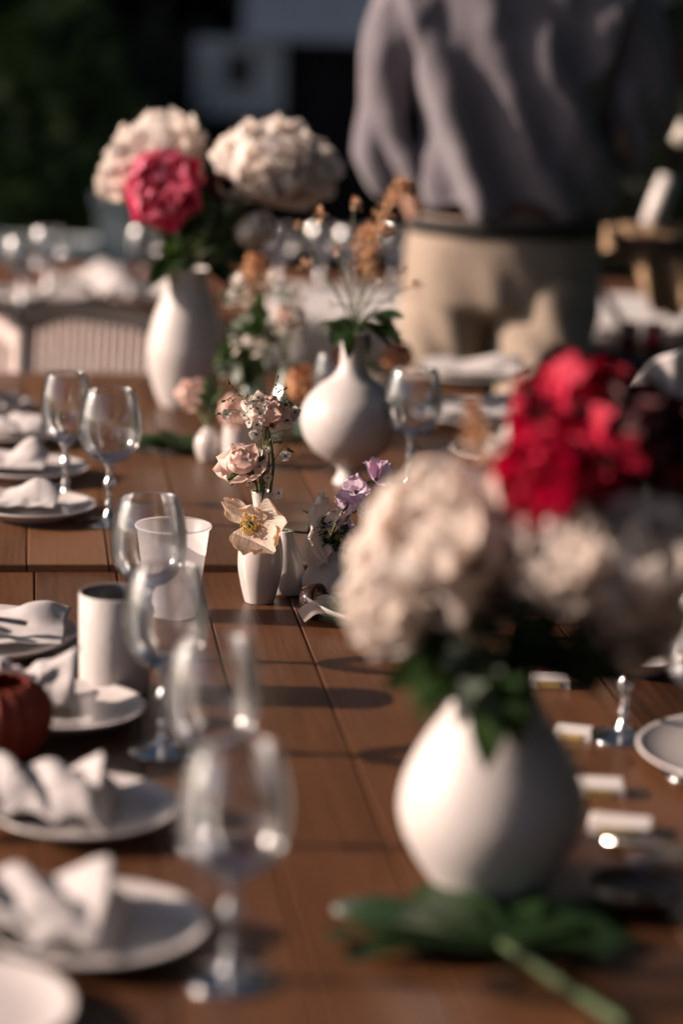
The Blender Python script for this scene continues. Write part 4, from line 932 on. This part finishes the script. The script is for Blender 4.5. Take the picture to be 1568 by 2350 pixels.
# ---------------------------------------------------------------- the next row: cloth, plates, glasses
def cloth2():
    m = MB(); v = []; f = []; a = atY(610, 700, 5.7).x; b = 1.0; nx, ny = 60, 24
    for j in range(ny + 1):
        for i in range(nx + 1):
            u = i / nx; x = a + (b - a) * u; s = j / ny * 1.15
            if s < .15: y = 5.60 - .006 * math.sin(u * 50); z = .754 - (.15 - s) * .9
            else: y = 5.60 + (s - .15) * .6; z = .7545
            v.append((x + .01 * math.sin(s * 20), y + (.008 * math.sin(u * 60) if s < .13 else 0), z))
    for j in range(ny):
        for i in range(nx): q_ = j * (nx + 1) + i; f.append((q_, q_ + 1, q_ + nx + 2, q_ + nx + 1))
    m.add(v, f); o = part('table_cloth', m, linen); tag(o, 'white cloth over the right half of the next row table', 'tablecloth'); o.modifiers.new('thickness', 'SOLIDIFY').thickness = .0015
cloth2()
FG = 'plates on the next row of tables'
for k, (x, y) in enumerate([(95, 690), (215, 665), (330, 690), (-20, 690)]):
    p = at(x, y, .75); plate(p, .12, ['white plate on the next row, second from the left edge', 'white plate on the next row in front of the grey pillar', 'white plate on the next row, left of the tall vase', 'white plate on the next row, cut by the left edge'][k], FG)
    if k in (1, 2): napkin(p, ['', 'puffed napkin on the next row in front of the grey pillar', 'puffed napkin on the next row, left of the tall vase'][k], 'napkins on the next row of tables', 2, .22, .18, .05, 50 + k)
for k, (x, y) in enumerate([(50, 700), (110, 672), (330, 665), (640, 660), (735, 655), (800, 665), (905, 660)]):
    goblet(at(x, y, .755), ['goblet on the next row at the left edge', 'goblet on the next row between the white plates', 'goblet on the next row left of the tall vase', 'goblet on the white cloth, leftmost', 'goblet on the white cloth above the gourd vase, left one', 'goblet on the white cloth above the gourd vase, right one', 'goblet on the white cloth beside the standing person'][k], 'goblets on the next row of tables', H=.155)

# ---------------------------------------------------------------- chairs
def chair(p, rz, label, spindles, rail_m, sp_m, top=.86, W=.44, ns=16, legm=None, name='spindle_chair'):
    t = thing(name, label, 'chair', p, rz, None)
    m = MB(); S = spline([(-W / 2, .0, top - .03), (-W / 4, .02, top - .004), (0, .028, top), (W / 4, .02, top - .004), (W / 2, 0, top - .03)], 6)
    v = []; f = []
    for q_ in S: v += [(q_.x, q_.y - .012, q_.z - .042), (q_.x, q_.y + .012, q_.z - .042), (q_.x, q_.y + .012, q_.z), (q_.x, q_.y - .012, q_.z)]
    for i in range(len(S) - 1):
        for k in range(4): f.append((i * 4 + k, i * 4 + (k + 1) % 4, i * 4 + 4 + (k + 1) % 4, i * 4 + 4 + k))
    f += [(3, 2, 1, 0), tuple(len(S) * 4 - 4 + k for k in range(4))]
    m.add(v, f); part('top_rail', m, rail_m, t, smooth=False)
    m = MB(); g_box(m, -W / 2, W / 2, -.44, 0, .43, .455, .006); part('seat', m, rail_m, t, smooth=False)
    if spindles:
        m = MB(); g_tube(m, [(0, 0, .455), (0, .008, .65), (0, .016, top - .04)], .0056, 8); me = m.mesh('spindle', sp_m)
        for k in range(ns):
            x = -W / 2 + .02 + (W - .04) * k / (ns - 1); link('spindle', me, t, Matrix.Translation((x, 0, 0)))
    else:
        for sg in (-1, 1):
            m = MB(); g_tube(m, [(sg * W * .45, 0, .48), (0, .012 + sg * .011, .66), (-sg * W * .45, 0, top - .05)], .010, 8); part('cross_bar', m, sp_m, t)
    for sx in (-1, 1):
        m = MB(); g_tube(m, [(sx * (W / 2 - .012), .02, 0), (sx * (W / 2 - .012), -.012, .44), (sx * (W / 2 - .008), 0, top - .03)], .014, 8); part('back_post', m, rail_m, t)
        m = MB(); g_tube(m, [(sx * (W / 2 - .03), -.41, 0), (sx * (W / 2 - .04), -.40, .43)], .014, 8); part('front_leg', m, rail_m, t)
    return t
ca = atY(205, 701, 5.02)
chair((ca.x + .02, 5.02, 0), R(-34), 'dark railed chair with many pale spindles at the far end of the table', True, dwood, spin_m, top=ca.z, W=.47, ns=21)
cb = atY(-30, 700, 4.95)
chair((cb.x - .04, 4.86, 0), R(-30), 'pale spindle chair cut by the left edge of the picture', True, spin_m, spin_m, top=cb.z, W=.32, ns=18)
cc = atY(1500, 520, 5.55)
chair((cc.x + .02, 5.56, 0), R(176), 'dark cross back chair with a tan cloth thrown over it, right edge', False, dwood, dwood, top=cc.z - .02, W=.42, name='cross_back_chair')
# tan cloth draped over that chair
m = MB(); v = []; f = []; nx, ny = 24, 24
outl = [(1385, 520), (1568 + 60, 515)]
for j in range(ny + 1):
    for i in range(nx + 1):
        u = i / nx; s = j / ny; X = 1385 + 230 * u
        drop = 60 + 150 * (1 / (1 + math.exp(-(u - .38) * 16))) - 110 * max(0, u - .72) ** 1 * 2
        Yp = 516 + (drop + 22 * noise.noise(Vector((u * 5, 3, 1)))) * abs(s * 2 - 1)
        q_ = atY(X, Yp, 5.56 + (.019 if s > .5 else -.019) * min(1, abs(s * 2 - 1) * 4) * 1.0)
        q_.y += -.028 * math.sin(u * 17 + s * 3) * abs(s * 2 - 1) ** 1.2; q_.z += .012 * noise.noise(Vector((u * 6, s * 4, 0))); v.append(tuple(q_))
for j in range(ny):
    for i in range(nx): a = j * (nx + 1) + i; f.append((a, a + 1, a + nx + 2, a + nx + 1))
m.add(v, f); o = part('tan_cloth', m, tan_m); tag(o, 'tan cloth hanging over the dark chair at the right edge', 'cloth'); o.modifiers.new('thickness', 'SOLIDIFY').thickness = .004
# rolled paper on the chair, globe lamp, red glasses on a dark stool table
a = atY(1495, 518, 5.56); b = atY(1535, 405, 5.58)
t = thing('paper_cone', 'white rolled paper cone standing tilted on the tan cloth', 'paper cone', a)
m = MB(); g_tube(m, [Vector((0, 0, 0)), (b - a) * .5, b - a], [.026, .025, .022], 20, True); part('roll', m, card_m, t)
g = atY(1568, 305, 6.2); t = thing('globe_lantern', 'pale round lantern hanging at the upper right edge', 'lantern', g)
part('globe', g_ball(MB(), (0, 0, 0), .03, 20), lamp_w, t); part('cord', g_tube(MB(), [(0, 0, .03), (.02, .01, 1.6)], .002, 6), belt_m, t)
sp_ = atY(1440, 805, 5.2); st = thing('side_table', 'dark round side table behind the person on the right', 'side table', (sp_.x + .03, 5.22, 0))
m = MB(); g_lathe(m, [(0, sp_.z - .024), (.165, sp_.z - .024), (.17, sp_.z - .012), (.165, sp_.z), (0, sp_.z)], 40); part('top', m, dwood, st)
part('pedestal', g_lathe(MB(), [(.14, 0), (.15, .02), (.03, .05), (.022, .3), (.03, sp_.z - .025)], 24), dwood, st)
for k, x in enumerate((1442, 1500)):
    q_ = atY(x, 805 - 6 * k, 5.2); t = thing('red_votive', ['red glass votive nearest the person on the dark side table', 'second red glass votive farther right on the side table'][k], 'votive', (q_.x, 5.2, sp_.z + .0005))
    part('body', g_lathe(MB(), [(0, .001), (.018, .001), (.022, .03), (.024, .062), (.0225, .062), (.02, .03), (.016, .006), (0, .006)], 30), red_g, t)

# ---------------------------------------------------------------- the standing person
def skin_mesh(name, nodes, edges, mat, sub=2, disp=None):
    me = bpy.data.meshes.new(name); me.from_pydata([n_[0] for n_ in nodes], edges, []); o = bpy.data.objects.new(name, me); COL.objects.link(o)
    o.modifiers.new('s', 'SKIN'); me.skin_vertices or None
    sk = me.skin_vertices[0].data if me.skin_vertices else None
    if sk is None:
        bpy.context.view_layer.objects.active = o
    for i, n_ in enumerate(nodes): me.skin_vertices[0].data[i].radius = n_[1]
    me.skin_vertices[0].data[0].use_root = True
    o.modifiers[0].use_smooth_shade = True
    sb = o.modifiers.new('d', 'SUBSURF'); sb.levels = sub; sb.render_levels = sub
    dg = bpy.context.evaluated_depsgraph_get(); dg.update()
    nm = bpy.data.meshes.new_from_object(o.evaluated_get(dg)); bpy.data.objects.remove(o); nm.name = name
    if disp:
        nm.update(); co = [v_.co.copy() + v_.normal * disp(v_.co) for v_ in nm.vertices]
        for v_, c_ in zip(nm.vertices, co): v_.co = c_
    nm.materials.clear(); nm.materials.append(mat); nm.shade_smooth(); return nm
PY = 5.12; pcx = atY(1165, 400, PY).x
P = thing('person', 'person in a loose mauve sweater and beige trousers, one hand in a pocket', 'person', (pcx, PY, 0))
Lx = atY(806, 285, PY - .02); hx = atY(938, 470, PY - .06)
LE = (Lx.x - pcx + .062, .02, Lx.z); LWr = (hx.x - pcx + .015, -.03, hx.z)
body = [((0, 0, .92), (.13, .09)), ((0, 0, 1.14), (.11, .08)), ((0, -.01, 1.34), (.15, .10)), ((0, 0, 1.51), (.13, .085)), ((0, .01, 1.59), (.055, .055)), ((0, .02, 1.65), (.055, .06)), ((0, .035, 1.73), (.075, .095)), ((0, .03, 1.82), (.065, .08)),
        ((-.20, 0, 1.51), (.055, .055)), (LE, (.042, .042)), (LWr, (.028, .028)), ((LWr[0] + .03, LWr[1] + .02, LWr[2] - .08), (.035, .02)),
        ((.20, 0, 1.51), (.055, .055)), ((.25, .02, 1.20), (.042, .042)), ((.17, .20, 1.14), (.028, .028)), ((.14, .27, 1.14), (.035, .02)),
        ((-.095, .02, .84), (.07, .07)), ((-.13, .07, .50), (.055, .055)), ((-.15, .11, .09), (.038, .038)), ((-.15, .25, .035), (.04, .03)),
        ((.088, -.03, .84), (.07, .07)), ((.078, -.08, .50), (.055, .055)), ((.085, -.06, .09), (.038, .038)), ((.09, .08, .035), (.04, .03))]
be = [(0, 1), (1, 2), (2, 3), (3, 4), (4, 5), (5, 6), (6, 7), (3, 8), (8, 9), (9, 10), (10, 11), (3, 12), (12, 13), (13, 14), (14, 15), (0, 16), (16, 17), (17, 18), (18, 19), (0, 20), (20, 21), (21, 22), (22, 23)]
def add_fingers(nodes, edges, hi, dirv, side):
    h = Vector(nodes[hi][0]); d = Vector(dirv).normalized(); s = Vector(side).normalized()
    for k in range(4):
        o_ = s * (.026 - .0175 * k); L = (.030, .034, .032, .025)[k]; a = len(nodes)
        nodes += [(tuple(h + o_ + d * .02), (.010, .010)), (tuple(h + o_ + d * (.03 + L)), (.0085, .0085)), (tuple(h + o_ + d * (.03 + 1.8 * L) + Vector((0, .01, 0))), (.007, .007))]
        edges += [(hi, a), (a, a + 1), (a + 1, a + 2)]
    a = len(nodes); nodes += [(tuple(h + s * .035 + d * .0), (.011, .011)), (tuple(h + s * .052 + d * .03), (.009, .009))]; edges += [(hi, a), (a, a + 1)]
add_fingers(body, be, 11, (.35, .2, -1), (.3, 1, 0)); add_fingers(body, be, 15, (-.6, .8, 0), (0, 0, 1))
try:
    link('body', skin_mesh('body', body, be, skin_m, 2), P)
except Exception as e: print('skin fail', e)
def fold_sw(co):
    x, y, z = co; a = math.atan2(y, x)
    s = x * 1.0 - (1.5 - z) * .42                         # folds sweep from the left shoulder down to the right hem
    k = min(1, max(0, (1.5 - z) * 3)); 
    return (.020 * math.sin(s * 52 + 2.2 * noise.noise(Vector((x * 5, y * 5, z * 2)))) + .016 * math.sin(s * 24 + 1)) * k + .022 * noise.noise(Vector((x * 9, y * 9, z * 4))) + .007 * noise.noise(Vector((x * 26, y * 26, z * 14))) + (.010 * math.sin(z * 70) if z < 1.06 and abs(x) < .2 else 0)
swn = [((0, 0, 1.045), (.205, .145)), ((0, 0, 1.075), (.216, .158)), ((.0, 0, 1.15), (.214, .160)), ((0, 0, 1.30), (.225, .155)), ((0, 0, 1.46), (.22, .14)), ((0, 0, 1.54), (.16, .10)), ((0, .005, 1.60), (.075, .07)),
       ((-.215, 0, 1.50), (.09, .09)), ((LE[0] * .6 - .09, .01, 1.36), (.082, .082)), (LE, (.072, .072)), (((LE[0] + LWr[0]) / 2 - .01, 0, (LE[2] + LWr[2]) / 2), (.066, .066)), (LWr, (.055, .055)),
       ((.215, 0, 1.50), (.09, .09)), ((.265, .0, 1.35), (.086, .086)), ((.27, .02, 1.20), (.082, .082)), ((.22, .12, 1.15), (.060, .060)), ((.17, .19, 1.14), (.045, .045))]
swe = [(0, 1), (1, 2), (2, 3), (3, 4), (4, 5), (5, 6), (4, 7), (7, 8), (8, 9), (9, 10), (10, 11), (4, 12), (12, 13), (13, 14), (14, 15), (15, 16)]
link('sweater', skin_mesh('sweater', swn, swe, sweater_m, 4, fold_sw), P)
def fold_tr(co):
    x, y, z = co
    return .009 * math.sin((x - (1 - z) * .55) * 60 + 3 * noise.noise(Vector((x * 6, y * 6, z * 3)))) * min(1, (1.0 - z) * 4 if z < 1 else 0) + .010 * noise.noise(Vector((x * 10, y * 10, z * 5)))
def loft(mb, secs, seg=64, n=10):
    cs = spline([sx[0] for sx in secs], n); rs = spline([(sx[1], sx[2], 0) for sx in secs], n); v = []; f = []
    for c_, r_ in zip(cs, rs):
        for k in range(seg):
            a = 2 * PI * k / seg; p_ = Vector((c_.x + r_.x * math.cos(a), c_.y + r_.y * math.sin(a), c_.z))
            d_ = fold_tr(p_); v.append(p_ + Vector((math.cos(a), math.sin(a), 0)) * d_)
    for q in range(len(cs) - 1):
        for k in range(seg): f.append((q * seg + k, q * seg + (k + 1) % seg, (q + 1) * seg + (k + 1) % seg, (q + 1) * seg + k))
    mb.add(v, f)
tm = MB()
loft(tm, [((0, 0, 1.05), .196, .138), ((0, 0, .98), .208, .148), ((0, 0, .91), .212, .150), ((0, 0, .86), .203, .138), ((0, 0, .835), .16, .09)], 80)
loft(tm, [((-.103, .01, .93), .100, .125), ((-.108, .02, .82), .104, .122), ((-.118, .04, .64), .088, .100), ((-.128, .07, .42), .076, .086), ((-.14, .10, .06), .070, .076)])
loft(tm, [((.098, -.01, .93), .104, .128), ((.094, -.04, .82), .110, .126), ((.085, -.08, .64), .092, .104), ((.082, -.08, .42), .078, .088), ((.086, -.05, .06), .070, .078)])
part('trousers', tm, chino_m, P)
m = MB(); v = []; f = []
for i in range(48):
    a = 2 * PI * i / 48
    for (k, z) in ((.97, 1.012), (1.0, 1.012), (1.0, 1.046), (.97, 1.046)): v.append((.208 * k * math.cos(a), .150 * k * math.sin(a), z))
for i in range(48):
    for k in range(4): f.append((i * 4 + k, i * 4 + (k + 1) % 4, ((i + 1) % 48) * 4 + (k + 1) % 4, ((i + 1) % 48) * 4 + k))
m.add(v, f); part('belt', m, belt_m, P)
hm = skin_mesh('hair', [((0, .005, 1.69), (.075, .075)), ((0, .015, 1.77), (.088, .10)), ((0, .02, 1.84), (.075, .09))], [(0, 1), (1, 2)], hair_m, 3, lambda c_: .006 * noise.noise(c_ * 40)); link('hair', hm, P)
m = MB()
for sx in (-1, 1):
    g_ball(m, (sx * .03, .118, 1.745), .012, 12)
part('eyes', m, card_m, P)
m = MB(); g_ball(m, (0, .135, 1.715), .014, 12, 1.5); part('nose', m, skin_m, P)
m = MB(); g_ball(m, (0, .118, 1.675), .020, 12, .25); part('mouth', m, blush_p, P)
for sx in (-1, 1):
    m = MB(); g_lathe(m, [(0, 0), (.03, .0), (.042, .03), (.038, .06), (.03, .075), (0, .08)], 20, M=Matrix.Diagonal((1, 2.6, 1, 1))); part('shoe', m, horn, P, Matrix.Translation((-.15, .17, 0) if sx < 0 else (.087, 0, 0)))
